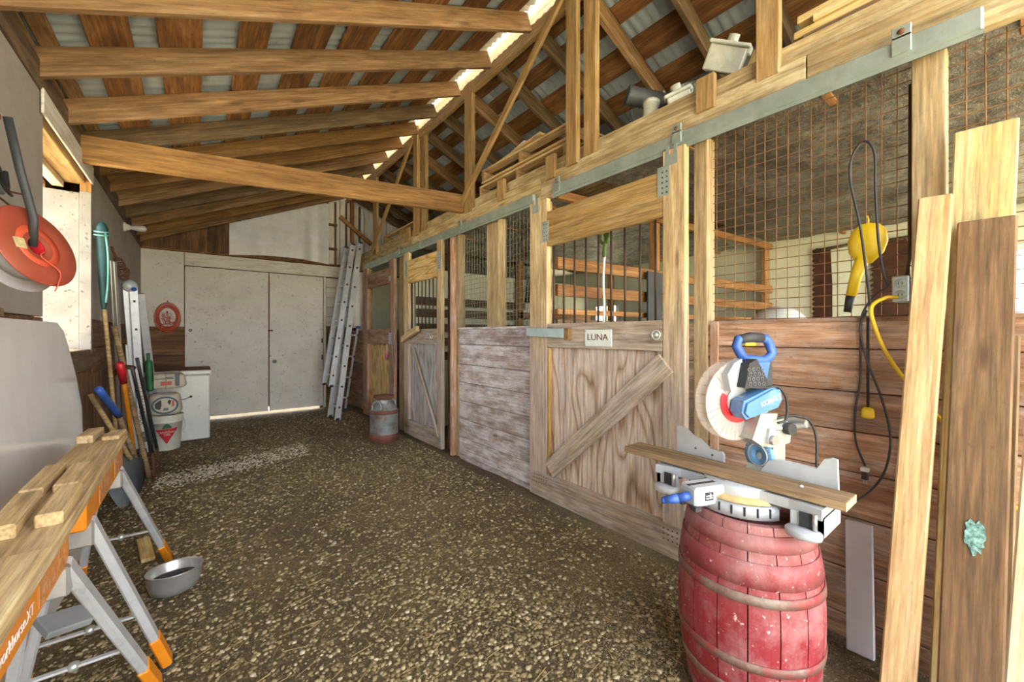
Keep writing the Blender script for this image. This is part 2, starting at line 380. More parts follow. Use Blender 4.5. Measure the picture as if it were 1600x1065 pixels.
def rnd(a, b): return random.uniform(a, b)

W, L, D, YF = 2.22, -.635, 7.8, -1.3
SL = .427
def zb(X): return 2.6 + SL * (X - L)              # underside of the left rafters
ZR = zb(2.2)
def zbr(X): return ZR - SL * (X - 2.2)            # underside of the right rafters

# ================================================================== structure
# ---- ground outside
g = MB().box((-60, -60, -.3), (60, 60, -.06)).build('ground', 'grass_ground'); tag(g, 'dry grass yard outside around the barn', 'ground', kind='structure')
# ---- barn floor
def fz(x, y): return .012 * noise.noise((x * 1.3, y * 1.3, 0)) + .006 * noise.noise((x * 6, y * 6, 3)) - .012
nx, ny = 90, 130; x0, x1, y0, y1 = L - .3, 6.4, YF - .4, D + .4
vs = []; fs = []
for j in range(ny + 1):
    for i in range(nx + 1):
        x, y = x0 + (x1 - x0) * i / nx, y0 + (y1 - y0) * j / ny; vs.append((x, y, fz(x, y)))
for j in range(ny):
    for i in range(nx): a = j * (nx + 1) + i; fs.append((a, a + 1, a + nx + 2, a + nx + 1))
floor = MB().add(vs, fs, True).build('floor', 'dirt'); tag(floor, 'packed dirt and gravel barn floor', 'floor', kind='structure')
# pebbles: the biggest near ones singly, the rest as gravel
def pebble_shape(rs):
    p = (1 + 5 ** .5) / 2; base = [(-1, p, 0), (1, p, 0), (-1, -p, 0), (1, -p, 0), (0, -1, p), (0, 1, p), (0, -1, -p), (0, 1, -p), (p, 0, -1), (p, 0, 1), (-p, 0, -1), (-p, 0, 1)]
    F = [(0, 11, 5), (0, 5, 1), (0, 1, 7), (0, 7, 10), (0, 10, 11), (1, 5, 9), (5, 11, 4), (11, 10, 2), (10, 7, 6), (7, 1, 8), (3, 9, 4), (3, 4, 2), (3, 2, 6), (3, 6, 8), (3, 8, 9), (4, 9, 5), (2, 4, 11), (6, 2, 10), (8, 6, 7), (9, 8, 1)]
    q = 1 / 1.902; sx, sy, sz = rs.uniform(.8, 1.25), rs.uniform(.6, .95), rs.uniform(.35, .55)
    return [(v[0] * q * sx * rs.uniform(.85, 1.12), v[1] * q * sy * rs.uniform(.85, 1.12), v[2] * q * sz * rs.uniform(.9, 1.1)) for v in base], F
rs = random.Random(3); shapes = [pebble_shape(rs) for _ in range(8)]; pm = []
for k, (v, f) in enumerate(shapes):
    me = bpy.data.meshes.new('pebble'); me.from_pydata([tuple(c * .012 for c in q) for q in v], [], f); me.polygons.foreach_set('use_smooth', [True] * len(f)); me.materials.append(M['pebble']); pm.append(me)
def dens(x, y):
    d = .5 + .55 * noise.noise((x * .9 + 4, y * .9, 1)) + .25 * noise.noise((x * 3, y * 3, 7))
    d -= max(0, (x - 1.5)) * .25; return d
cnt = 0
while cnt < 300:
    x, y = rs.uniform(-.05, 1.75), rs.uniform(.95, 2.9)
    if x < -.05 + .25 * (y - 1) * 0 or rs.random() > dens(x, y): continue
    if (x - 1.6) ** 2 + (y - .64) ** 2 < .3 ** 2: continue
    s = rs.uniform(.75, 1.45)
    mx = Matrix.Translation((x, y, fz(x, y) + .003)) @ Matrix.Rotation(rs.uniform(0, 6.3), 4, 'Z') @ Matrix.Rotation(rs.uniform(-.3, .3), 4, 'X') @ Matrix.Scale(s, 4)
    place(bpy.data.objects.new('pebble', pm[rs.randrange(8)]), floor, mx); cnt += 1
def scatter(name, mat, n, region, size, dfn, mw=I4):
    vs = []; fs = []; tone = []; k = 0; tries = 0
    while k < n and tries < n * 12:
        tries += 1; x, y = region()
        if rs.random() > dfn(x, y): continue
        if (x - 1.6) ** 2 + (y - .64) ** 2 < .24 ** 2: continue
        v, f = shapes[rs.randrange(8)]; s = size(x, y); a = rs.uniform(0, 6.3); ca, sa = math.cos(a) * s, math.sin(a) * s; b = len(vs); z = fz(x, y) + .1 * s
        vs += [(x + p[0] * ca - p[1] * sa, y + p[0] * sa + p[1] * ca, z + p[2] * s) for p in v]; fs += [(i + b, j + b, l + b) for i, j, l in f]; tone += [rs.random()] * len(f); k += 1
    o = MB().add(vs, fs, True).build(name, mat, floor); at_ = o.data.attributes.new('tone', 'FLOAT', 'FACE'); at_.data.foreach_set('value', tone); o['kind'] = 'stuff'; return o
scatter('gravel', 'pebble', 44000, lambda: (rs.uniform(-.6, 2.1), .7 + 6.9 * rs.random() ** 1.8), lambda x, y: .004 + .011 * rs.random() ** 1.6, lambda x, y: dens(x, y) + .15)
scatter('sawdust_flakes', 'pebble_dust', 6000, lambda: (rs.gauss(1.62, .22), rs.gauss(.95, .28)), lambda x, y: rs.uniform(.0015, .004), lambda x, y: 1 if x < 2.18 else 0)
# pale spilled gravel band near the freezer
def band(x, y):
    d = abs((x - .35) * .35 - (y - 4.95)) / .32; return max(0, 1 - d * d) * (1 if -.3 < x < 1.0 else .0)
scatter('pale_gravel', 'pebble_white', 1500, lambda: (rs.uniform(-.35, 1.1), rs.uniform(4.3, 5.6)), lambda x, y: rs.uniform(.006, .013), band)
# rubble stones by the barrel
for k in range(16):
    x, y = rs.uniform(1.95, 2.17), rs.uniform(.5, .86); s = rs.uniform(1.2, 2.6)
    place(bpy.data.objects.new('rubble_stone', pm[k % 8]), floor, Matrix.Translation((x, y, fz(x, y) + .006)) @ Matrix.Rotation(rs.uniform(0, 6), 4, 'Z') @ Matrix.Scale(s, 4))
# straw
vs = []; fs = []
for k in range(1300):
    x, y = rs.uniform(-.3, 2.1), .8 + 5 * rs.random() ** 1.5; a = rs.uniform(0, 3.14) if rs.random() < .4 else rs.gauss(.5, .3); l = rs.uniform(.012, .05); w = rs.uniform(.0006, .0013); z = fz(x, y) + rs.uniform(.004, .012)
    dx, dy = math.cos(a) * l, math.sin(a) * l; px, py = -math.sin(a) * w, math.cos(a) * w; b = len(vs); tz = rs.uniform(-.004, .004)
    vs += [(x - dx + px, y - dy + py, z), (x - dx - px, y - dy - py, z), (x + dx - px, y + dy - py, z + tz), (x + dx + px, y + dy + py, z + tz), (x - dx, y - dy, z + w * 1.5), (x + dx, y + dy, z + tz + w * 1.5)]
    fs += [(b, b + 1, b + 2, b + 3), (b, b + 3, b + 5, b + 4), (b + 1, b + 4, b + 5, b + 2)]
o = MB().add(vs, fs).build('straw', 'straw', floor); o['kind'] = 'stuff'

# ---- ceiling: rafters, boards, metal sheets, ridge and posts
ceil = thing('ceiling', 'open gable roof of rafters, brown boards and corrugated metal', 'ceiling', (L, YF, 2.6), kind='structure')
RY = [-1.1, -.55, 0, .52, 1.02, 1.5, 2.0, 2.53, 3.1, 3.66, 4.18, 4.68, 5.16, 5.67, 6.19, 6.7, 7.2, 7.62]
nl = Vector((-SL, 0, 1)).normalized(); nr = Vector((SL, 0, 1)).normalized(); RD = .14
for i, y in enumerate(RY):
    m = 'rafter_dark' if i in (10, 14) else 'tie' if i in (11, 12, 16) else 'rafter'
    dy = rnd(-.015, .015); dz = nl * (RD / 2)
    board('rafter', Vector((L - .3, y + dy, zb(L - .3))) + dz, Vector((2.175, y, zb(2.175))) + dz, .04, RD, nl, m, ceil)
    dz = nr * (RD / 2)
    board('rafter', Vector((2.225, y + .02, zbr(2.225))) + dz, Vector((5.0, y + .02, zbr(5.0))) + dz, .04, RD, nr, 'rafter_dark' if i % 3 else 'rafter', ceil)
po = RD + .011
for a, b in [(-.95, -.78), (-.72, -.645), (-.64, -.55), (-.46, -.27), (-.18, .03), (.19, .37), (.50, .72), (.80, 1.03), (1.13, 1.38), (1.52, 1.70), (1.83, 2.03)]:
    xm = (a + b) / 2
    for ya, yb_ in ((YF, 2.53), (2.53, 5.16), (5.16, D + .1)):
        p = Vector((xm, 0, zb(xm) + po / .92)); board('roof_board', (p.x, ya + .002, p.z), (p.x, yb_ - .002, p.z), (b - a) * 1.06 + rnd(-.02, .01), .022, nl, 'purlin' if a > -.6 else 'rafter', ceil)
for a, b in [(2.27, 2.45), (2.52, 2.67), (2.80, 3.0), (3.13, 3.33), (3.46, 3.66), (3.79, 3.99), (4.12, 4.32), (4.45, 4.65), (4.75, 4.98)]:
    xm = (a + b) / 2
    for ya, yb_ in ((YF, 2.0), (2.0, 5.16), (5.16, D + .1)):
        p = Vector((xm, 0, zbr(xm) + po / .92)); board('roof_board', (p.x, ya + .002, p.z), (p.x, yb_ - .002, p.z), (b - a) * 1.06 + rnd(-.02, .01), .022, nr, 'purlin', ceil)
def sheet(xa, xb, zf, n, y0, y1):
    """corrugated sheet with ribs running up the slope"""
    k = int((y1 - y0) / .019); vs = []; A = Vector((xa, 0, zf(xa) + (RD + .024) / .92)); B = Vector((xb, 0, zf(xb) + (RD + .024) / .92))
    for i in range(k + 1):
        y = y0 + (y1 - y0) * i / k; h = .009 + .009 * math.cos(i * math.pi / 2)
        for P_ in (A, B):
            q = P_ + n * h; vs.append((q.x, y, q.z))
    fs = [(2 * i, 2 * i + 1, 2 * i + 3, 2 * i + 2) for i in range(k)]
    MB().add(vs, fs, True).build('metal_sheet', 'metal_roof', ceil)
y = YF
while y < D + .2:
    sheet(L - .42, 2.155, zb, nl, y, y + .78); sheet(5.2, 2.2, zbr, nr, y, y + .78); y += .76
for ya, yb_ in ((YF, 2.0), (2.0, 4.68), (4.68, D)): board('ridge_beam', (2.2, ya, ZR + .065), (2.2, yb_, ZR + .065), .04, .265, (0, 0, 1), 'stud', ceil)
for y0_, y1_, xo in [(.73, .83, 0), (1.865, 1.975, .02), (2.01, 2.115, -.02), (3.45, 3.59, 0), (4.54, 4.66, .02), (4.68, 4.80, -.02), (6.2, 6.34, 0)]:
    board('king_post', (W - .02 + xo, (y0_ + y1_) / 2, 2.55), (W - .02 + xo, (y0_ + y1_) / 2, ZR + .1), y1_ - y0_, .045, (1, 0, 0), 'stud', ceil)
board('brace', (W - .06, 3.62, 2.66), (W - .06, 2.06, 3.92), .065, .03, (1, 0, 0), 'stud', ceil)
board('brace', (W - .06, 6.3, 2.62), (W - .06, 4.82, 3.80), .065, .03, (1, 0, 0), 'stud', ceil)
board('tie_beam', (L - .06, 4.0, 2.57), (W - .03, 3.62, 2.66), .04, .19, (0, 0, 1), 'tie', ceil)
board('loft_plate', (W + .02, YF, 2.6), (W + .02, D, 2.6), .04, .16, (0, 0, 1), 'header', ceil)
for yy in (1.08, 2.3, 2.95, 5.0): board('block', (W - .035, yy, 2.52), (W - .035, yy, 2.705), .1, .035, (1, 0, 0), 'stud', ceil)
# low extension over the stall backs
board('eave_plank', (5.5, YF, 2.86), (5.5, D, 2.86), 1.3, .03, (0, 0, 1), 'purlin', ceil)
# ---- loft floor above the stalls
lf = thing('floor_loft', 'plank loft floor above the stalls', 'floor', (W, YF, 2.6), kind='structure')
for k in range(14): board('plank', (W + .15 + .19 * k, YF, 2.655), (W + .15 + .19 * k, D, 2.655), .186, .022, (0, 0, 1), 'weathered', lf)

# ---- left wall
wl = thing('wall_left', 'left wall of grey panels above brown boards with plate', 'wall', (L, YF, 0), kind='structure')
def panel(x, ya, yb_, za, zb_, mat, th=.02, nm='panel'): return board(nm, (x - th / 2, ya, (za + zb_) / 2), (x - th / 2, yb_, (za + zb_) / 2), zb_ - za, th, (1, 0, 0), mat, wl, ch=.002)
for ya, yb_ in ((YF, 0), (.003, 1.2), (1.203, 2.42), (2.423, 3.168)): panel(L, ya, yb_, 1.395, 2.55, 'grey_panel')
for ya, yb_ in ((4.38, 5.55), (5.553, 6.75), (6.753, D)): panel(L, ya, yb_, 1.42, 2.55, 'grey_panel')
for ya, yb_ in ((YF, 1.5), (1.5, 4.37)): panel(L + .01, ya, yb_, 2.555, 2.69, 'dark_plank', .05, 'wall_plate')
panel(L + .01, 4.37, D, 2.555, 2.69, 'dark_plank', .05, 'wall_plate')
y = YF
while y < D - .01:
    w = min(rnd(.13, .2), D - y); b_ = 1.39 if not 3.1 < y + w / 2 < 4.4 else 1.04
    if y > 4.4: b_ = 1.0
    board('board', (L - .012, y + w / 2, -.05), (L - .012, y + w / 2, b_), w - .006, .024, (1, 0, 0), 'brown_board', wl); y += w
for ya, yb_, za, zb_ in ((3.0, 4.4, 1.045, 1.19), (4.4, 6.0, 1.005, 1.2), (4.4, 6.0, 1.205, 1.415), (6.0, D, 1.005, 1.2), (6.0, D, 1.205, 1.415)): panel(L + .006, ya, yb_, za, zb_, 'dark_plank' if ya < 4 else 'brown_board', .024, 'board')
MB().box((L - .30, YF, -.05), (L - .24, 3.15, 2.7)).box((L - .30, 4.42, -.05), (L - .24, D + .1, 2.7)).box((L - .30, 3.15, -.05), (L - .24, 4.42, 1.15)).box((L - .30, 3.15, 2.42), (L - .24, 4.42, 2.7)).build('closing_skin', 'brown_board', wl)
# window opening with deep white jamb
wn = thing('window_1', 'open window gap with deep white painted side boards', 'window', (L, 3.168, 1.19), kind='structure')
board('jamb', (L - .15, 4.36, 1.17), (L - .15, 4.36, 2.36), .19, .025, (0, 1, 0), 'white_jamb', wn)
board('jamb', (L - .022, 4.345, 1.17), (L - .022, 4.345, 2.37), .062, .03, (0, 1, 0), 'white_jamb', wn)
board('jamb', (L - .13, 3.16, 1.17), (L - .13, 3.16, 2.45), .2, .025, (0, 1, 0), 'brown_board', wn)
board('sill', (L - .13, 3.15, 1.18), (L - .13, 4.4, 1.18), .26, .03, (0, 0, 1), 'weathered', wn)
board('lintel', (L - .085, 3.15, 2.49), (L - .085, 4.38, 2.49), .12, .12, (0, 0, 1), 'stud', wn)
board('lintel', (L - .17, 3.15, 2.44), (L - .17, 4.38, 2.44), .06, .1, (0, 0, 1), 'lumber_pale', wn)
board('fascia_board', (L + .012, 3.1, 2.5), (L + .012, 4.36, 2.5), .13, .012, (1, 0, 0), 'white_board', wn)
board('block', (L - .02, 4.345, 2.37), (L - .02, 4.345, 2.55), .062, .03, (0, 1, 0), 'orange_rail', wn)

# shed beyond the window
sh = thing('garden_shed', 'tan boarded shed seen through the left window gap', 'shed', (-1.8, 7.5, 0))
for k in range(9): board('siding_board', (-1.15, 7.5, 1.25 + .2 * k), (-3.2, 7.5, 1.25 + .2 * k), .195, .02, (0, -1, -.15), 'weathered', sh)
board('corner_post', (-1.12, 7.52, 0), (-1.12, 7.52, 3.1), .09, .09, (0, 1, 0), 'weathered', sh); board('corner_post', (-3.2, 7.52, 0), (-3.2, 7.52, 3.1), .09, .09, (0, 1, 0), 'weathered', sh)
board('eave_board', (-.98, 7.4, 3.1), (-3.4, 7.4, 3.1), .16, .03, (0, -1, 0), 'white_board', sh)
for k in range(5): board('siding_board', (-1.15, 7.5, .25 + .2 * k), (-3.2, 7.5, .25 + .2 * k), .195, .02, (0, -1, -.15), 'weathered', sh)

# ---- far wall
wf = thing('wall_far', 'far end wall of white panels, brown boards and gable boards', 'wall', (L, D, 0), kind='structure')
def fboard(xa, xb, za, zb_, mat, th=.02, y=D, horiz=True, nm='board'):
    if horiz: return board(nm, (xa, y + th / 2, (za + zb_) / 2), (xb, y + th / 2, (za + zb_) / 2), zb_ - za - .004, th, (0, 1, 0), mat, wf)
    return board(nm, ((xa + xb) / 2, y + th / 2, za), ((xa + xb) / 2, y + th / 2, zb_), xb - xa - .005, th, (0, 1, 0), mat, wf)
fboard(L, -.155, 1.42, 2.545, 'white_paint', nm='panel')
for k in range(7): fboard(L, -.155, .2 * k, .2 * k + .2 + (.02 if k == 6 else 0), 'brown_board')
fboard(-.15, 2.2, 2.345, 2.545, 'white_board', .035, D - .015)
board('ledge', (L, D - .01, 2.555), (2.2, D - .01, 2.575), .05, .02, (0, 0, 1), 'orange_rail', wf)
for k in range(5): fboard(1.84, W + .1, 1.455 + .175 * k, 1.455 + .175 * (k + 1), 'white_board')
for k in range(7): fboard(1.84, W + .1, .208 * k - .005, .208 * k + .203, 'brown_board')
fboard(1.79, 1.835, 0, 2.34, 'white_board', .04, D - .01, False, 'door_post')
def gable(xa, xb, mat, y=D, za=2.57):
    f = lambda x: (zb(x) if x < 2.2 else zbr(x)) + .13
    pts = [(xa, y, za), (xb, y, za), (xb, y, f(xb)), (xa, y, f(xa))]
    if xa < 2.2 < xb: pts = [(xa, y, za), (xb, y, za), (xb, y, f(xb)), (2.2, y, ZR + .13), (xa, y, f(xa))]
    slab('gable_board', pts, .02, (0, -1, 0), mat, wf, (0, 0, 1))
x = L
while x < 1.85: w = rnd(.17, .23); gable(x, x + w - .006, 'brown_board', D + .01); x += w
x = 1.87
while x < 5.0: w = rnd(.19, .25); gable(x, x + w - .012, 'white_board', D + .01); x += w
for xx in (1.99, 2.18, 2.42, 2.72): board('batten', (xx, D - .015, 2.57), (xx, D - .015, zb(xx) if xx < 2.2 else zbr(xx)), .03, .03, (0, -1, 0), 'dark_plank', wf)
for zz in (2.86, 3.3): board('nailer', (1.86, D - .01, zz), (2.02, D - .01, zz), .045, .03, (0, -1, 0), 'brown_board', wf)
board('stud', (2.28, D - .04, 2.57), (2.28, D - .04, 3.85), .07, .04, (0, -1, 0), 'orange_rail', wf)
board('brace', (2.05, D - .09, 3.45), (2.62, D - .09, 3.02), .07, .04, (0, -1, 0), 'orange_rail', wf)
MB().box((W, D + .03, -.05), (6.2, D + .08, 2.8)).box((L - .3, D + .05, 2.3), (2.2, D + .07, 4.1)).box((2.2, D + .05, 2.3), (5.2, D + .07, 4.1)).box((L - .3, D + .05, -.05), (-.11, D + .07, 2.4)).box((.90, D + .05, .1), (.99, D + .07, 2.4)).box((1.74, D + .05, -.05), (2.4, D + .07, 2.4)).build('closing_skin', 'brown_board', wf)  # unseen boxes added behind the far wall so daylight cannot leak through gaps
board('stall_panel', (4.1, D - .02, 1.22), (2.36, D - .02, 1.22), 2.44, .02, (0, 1, 0), 'stall_white', wf); board('stall_panel', (5.88, D - .02, 1.22), (4.11, D - .02, 1.22), 2.44, .02, (0, 1, 0), 'stall_white', wf)
# double doors
for nm, xa, xb, lab in (('door_1', -.145, .938, 'wide white painted left leaf of far double door'), ('door_2', .95, 1.785, 'narrower white painted right leaf of far double door with latch')):
    d_ = thing(nm, lab, 'door', (xa, D, 0), kind='structure')
    board('leaf', (xa, D + .02, 1.185), (xb, D + .02, 1.185), 2.3, .035, (0, 1, 0), 'white_paint', d_)
    if nm == 'door_2':
        board('strike_strip', (.946, D - .002, .1), (.946, D - .002, 2.3), .012, .012, (0, -1, 0), 'rust', d_)
        MB().box((.93, D - .03, 1.36), (1.0, D - .002, 1.385)).build('latch', 'rust', d_)
        MB().lathe([(.012, 0), (.014, .03), (.03, .04), (.03, .06), (.012, .07)], 16, Matrix.Translation((1.02, D, .86)) @ Matrix.Rotation(R(90), 4, 'X')).build('knob', 'steel', d_)
        for zz in (.9, 1.2): MB().cyl((1.765, D - .012, zz - .04), (1.765, D - .012, zz + .04), .012).build('hinge', 'rust', d_)
    else:
        MB().lathe([(.012, 0), (.02, .012), (.012, .02)], 12, Matrix.Translation((-.08, D, 1.37)) @ Matrix.Rotation(R(90), 4, 'X')).build('eye_bolt', 'rust', d_)

# ---- stall front (right side of the aisle)
wr = thing('wall_right', 'long stall front of horizontal boards, posts and header beam', 'wall', (W, YF, 0), kind='structure')
for ya, yb_ in ((YF, .62), (.625, 2.42), (2.425, 4.9), (4.905, D)): board('header_beam', (W - .01, ya, 2.48), (W - .01, yb_, 2.48), .05, .19, (0, 0, 1), 'header', wr)
def wboards(ya, yb_, rows, mat, x=W):
    for za, zb_ in rows: board('board', (x + .012, ya, (za + zb_) / 2), (x + .012, yb_, (za + zb_) / 2), zb_ - za - .0045, .024 + rnd(0, .008), (1, 0, 0), mat, wr)
r1 = [(1.24, 1.372), (1.055, 1.24), (.885, 1.055), (.712, .885), (.515, .712), (.29, .515), (.09, .29), (-.06, .09)]
wboards(YF, 1.13, r1, 'stall_board')
r2 = [(1.2, 1.36), (.99, 1.2), (.80, .99), (.602, .80), (.411, .602), (.214, .411), (.035, .214), (-.06, .035)]
wboards(2.3, 3.76, r2, 'wash_board')
wboards(5.3, D, [(0.0, .2), (.2, .4), (.4, .6), (.6, .8), (.8, 1.0), (1.0, 1.2), (1.2, 1.38)], 'stall_board', W + .06)
for ya, yb_, mt in ((.19, .282, 'post'), (1.085, 1.16, 'post'), (3.03, 3.22, 'post'), (3.76, 3.9, 'post'), (-.75, -.65, 'post'), (5.24, 5.36, 'post'), (2.4, 2.5, 'post')):
    board('post', (W + .03, (ya + yb_) / 2, 0 if mt == 'post' and ya > 3.7 or ya < -.5 or 1 < ya < 1.2 else 1.36), (W + .03, (ya + yb_) / 2, 2.39), yb_ - ya, .09, (1, 0, 0), mt, wr)
board('post', (W - .03, 3.83, 0), (W - .03, 3.83, 2.37), .05, .06, (1, 0, 0), 'stall_board', wr)
board('filler_board', (W + .05, 3.97, 0), (W + .05, 3.97, 2.39), .24, .02, (1, 0, 0), 'stall_board', wr)
board('post', (W + .02, 1.05, 0), (W + .02, 1.05, 1.372), .045, .06, (1, 0, 0), 'stall_board', wr)
board('sill_cap', (W + .02, 2.3, 1.366), (W + .02, 3.76, 1.366), .09, .022, (0, 0, 1), 'wash_board', wr)
board('sill_cap', (W + .03, YF, 1.366), (W + .03, 1.1, 1.366), .07, .02, (0, 0, 1), 'stall_board', wr)
MB().box((W + .032, YF, -.05), (W + .04, 1.1, 1.36)).box((W + .032, 2.32, -.05), (W + .04, 3.74, 1.35)).build('leak_backing', 'dark_plank', wr)  # dark sheets added behind the stall boards to stop light leaking through joints
def wiremesh(ya, yb_, za, zb_, sy, sz, r, mat, x=W + .06):
    b = MB(); y = ya
    def bar(p, q):
        d = Vector(q) - Vector(p); mx = Matrix.Translation(p) @ d.to_track_quat('Z', 'Y').to_matrix().to_4x4(); b.lathe([(r, 0), (r, d.length)], 4, mx)
    while y <= yb_: bar((x + rnd(-.002, .002), y, za), (x, y + rnd(-.003, .003), zb_)); y += sy
    z = za + .01
    while z <= zb_: bar((x - 2 * r, ya, z), (x - 2 * r, yb_, z + rnd(-.003, .003))); z += sz
    o = b.build('wire_mesh', mat, wr); o['kind'] = 'stuff'; o['label'] = 'welded wire grid'
wiremesh(.285, 1.085, 1.37, 2.40, .049, .05, .0021, 'wire_rust')
wiremesh(-.64, .19, 1.37, 2.40, .049, .05, .0021, 'wire_rust')
wiremesh(2.5, 3.0, 1.37, 2.40, .05, .05, .002, 'wire_grey')
wiremesh(3.25, 3.76, 1.37, 2.40, .05, .05, .002, 'wire_grey')
# sliding doors
def plate(d, y, z, w, h, mat='galv', x=2.128):
    b = MB().box((x - .002, y - w / 2, z - h / 2), (x + .002, y + w / 2, z + h / 2))
    p_ = b.build('nail_plate', mat, d); h_ = MB()
    for i in range(int(w / .028)):
        for j in range(int(h / .03)): yy, zz = y - w / 2 + .016 + .028 * i, z - h / 2 + .016 + .03 * j; h_.box((x - .0035, yy - .004, zz - .004), (x - .002, yy + .004, zz + .004))
    o = h_.build('nail_heads', 'bar_iron', p_); o['kind'] = 'stuff'
def door(nm, lab, ya, yb_, swl, swr, zo, zt, zm, mats, bars, panel_mat, top_mat):
    """ya near edge, yb far edge; zo bars bottom, zt bars top, zm mid rail bottom"""
    d = thing(nm, lab, 'door', (2.15, ya, 0), kind='structure'); x = 2.15; st, lo = mats
    board('stile', (x, ya + swr / 2, .03), (x, ya + swr / 2, 2.36), swr, .045, (1, 0, 0), st, d)
    board('stile', (x, yb_ - swl / 2, .03), (x, yb_ - swl / 2, 2.36), swl, .045, (1, 0, 0), st, d)
    i0, i1 = ya + swr, yb_ - swl
    board('top_panel', (x, i0, (zt + 2.25) / 2), (x, i1, (zt + 2.25) / 2), 2.25 - zt, .04, (1, 0, 0), top_mat, d)
    board('middle_rail', (x, i0, (zo + zm) / 2), (x, i1, (zo + zm) / 2), zo - zm, .042, (1, 0, 0), lo, d)
    board('bottom_rail', (x - .004, ya + .02, .125), (x - .004, yb_ - .02, .125), .19, .042, (1, 0, 0), lo, d)
    board('panel', (x + .02, (i0 + i1) / 2, .1), (x + .02, (i0 + i1) / 2, zm + .02), i1 - i0 + .02, .014, (1, 0, 0), panel_mat, d)
    for k in range(bars):
        y = i0 + (i1 - i0) * (k + .6) / bars; MB().cyl((x + .01, y, zo - .01), (x + .01 + rnd(-.004, .004), y, zt + .01), .0075, n=8).build('bar', 'bar_iron', d)
    return d
d3 = door('door_3', 'near stall door with name plaque, iron bars and diagonal brace', 1.17, 2.49, .2, .135, 1.385, 1.985, 1.205, ('door_wood', 'door_grey'), 9, 'ply', 'door_wood')
for c in [o for o in d3.children if o.name.startswith('stile')]: c.data.materials[0] = M['stile']
board('brace', (2.125, 2.25, .27), (2.125, 1.28, 1.14), .135, .03, (1, 0, 0), 'door_grey', d3)
board('strip', (2.145, 2.275, .22), (2.145, 2.275, 1.2), .022, .03, (1, 0, 0), 'door_wood', d3)
plate(d3, 1.30, 2.19, .075, .17); plate(d3, 2.31, 2.1, .075, .16)
plate(d3, 2.36, .17, .17, .1, 'hinge_blue'); plate(d3, 1.24, .16, .14, .1, 'hinge_blue')
for yy in (1.25, 2.42):
    MB().box((2.125, yy - .04, 2.27), (2.13, yy + .04, 2.33)).box((2.125, yy - .035, 2.33), (2.13, yy - .015, 2.38)).box((2.125, yy + .015, 2.33), (2.13, yy + .035, 2.38)).build('hanger_bracket', 'galv', d3)
board('latch_bar', (2.112, 2.07, 1.31), (2.112, 2.50, 1.325), .07, .03, (1, 0, 0), 'galv', d3)
board('latch_block', (2.112, 2.03, 1.305), (2.112, 2.075, 1.305), .085, .034, (1, 0, 0), 'tie', d3)
q = MB().tube([Vector((2.115, 1.34, 1.3)) + Vector((0, .026 * math.cos(a * math.pi / 10), .026 * math.sin(a * math.pi / 10))) for a in range(20)], .005, 6, True); q.lathe([(.004, -.02), (.018, -.01), (.02, .004), (.0, .012)], 14, Matrix.Translation((2.12, 1.34, 1.3)) @ Matrix.Rotation(R(-90), 4, 'Y')); q.build('snap_ring', 'plaque', d3)
d4 = door('door_4', 'middle stall door with yellow plywood top, bars and thin brace', 4.0, 5.02, .14, .10, 1.37, 1.955, 1.19, ('door_wood', 'door_grey'), 8, 'ply_grey', 'ply_warm')
for c in [o for o in d4.children if o.name.startswith('stile')]: c.data.materials[0] = M['stile']
board('brace', (2.125, 4.75, 1.15), (2.125, 4.06, .16), .028, .02, (1, 0, 0), 'door_grey', d4)
plate(d4, 4.05, 2.13, .07, .2, 'hinge_blue'); plate(d4, 4.95, 2.15, .07, .2, 'galv'); plate(d4, 4.06, .13, .12, .12, 'hinge_blue'); plate(d4, 4.92, .15, .12, .12, 'hinge_blue')
board('toggle_block', (2.10, 5.0, 1.235), (2.08, 4.5, 1.375), .07, .045, (1, 0, 0), 'lumber', d4)
MB().tube(arc((2.118, 4.22, 1.29), .03, R(180), R(360), 10, (0, 1, 0), (0, 0, 1)), .006, 6).build('hook', 'plaque', d4)
d5 = door('door_5', 'farthest brown stall door with open upper gap and pink tag', 5.36, 6.66, .2, .18, 1.39, 2.03, 1.16, ('stall_board', 'stall_board'), 0, 'ply_warm', 'stall_board')
d5.children[5].data.materials[0] = M['brown_board'] if False else d5.children[5].data.materials[0]
plate(d5, 5.5, 1.25, .1, .16, 'hinge_blue'); MB().lathe([(.0, -.004), (.035, -.003), (.035, .003), (.0, .004)], 14, Matrix.Translation((2.122, 5.5, 2.09)) @ Matrix.Rotation(R(90), 4, 'Y')).build('washer', 'galv', d5)
# far end filler between door and end wall
board('post', (W + .03, 6.75, 0), (W + .03, 6.75, 2.39), .1, .09, (1, 0, 0), 'post', wr)
wp = MB().cyl((2.17, 7.05, 1.42), (2.17, 7.05, 2.36), .12, n=20).build('pipe_lagging', 'white_paint', wr)

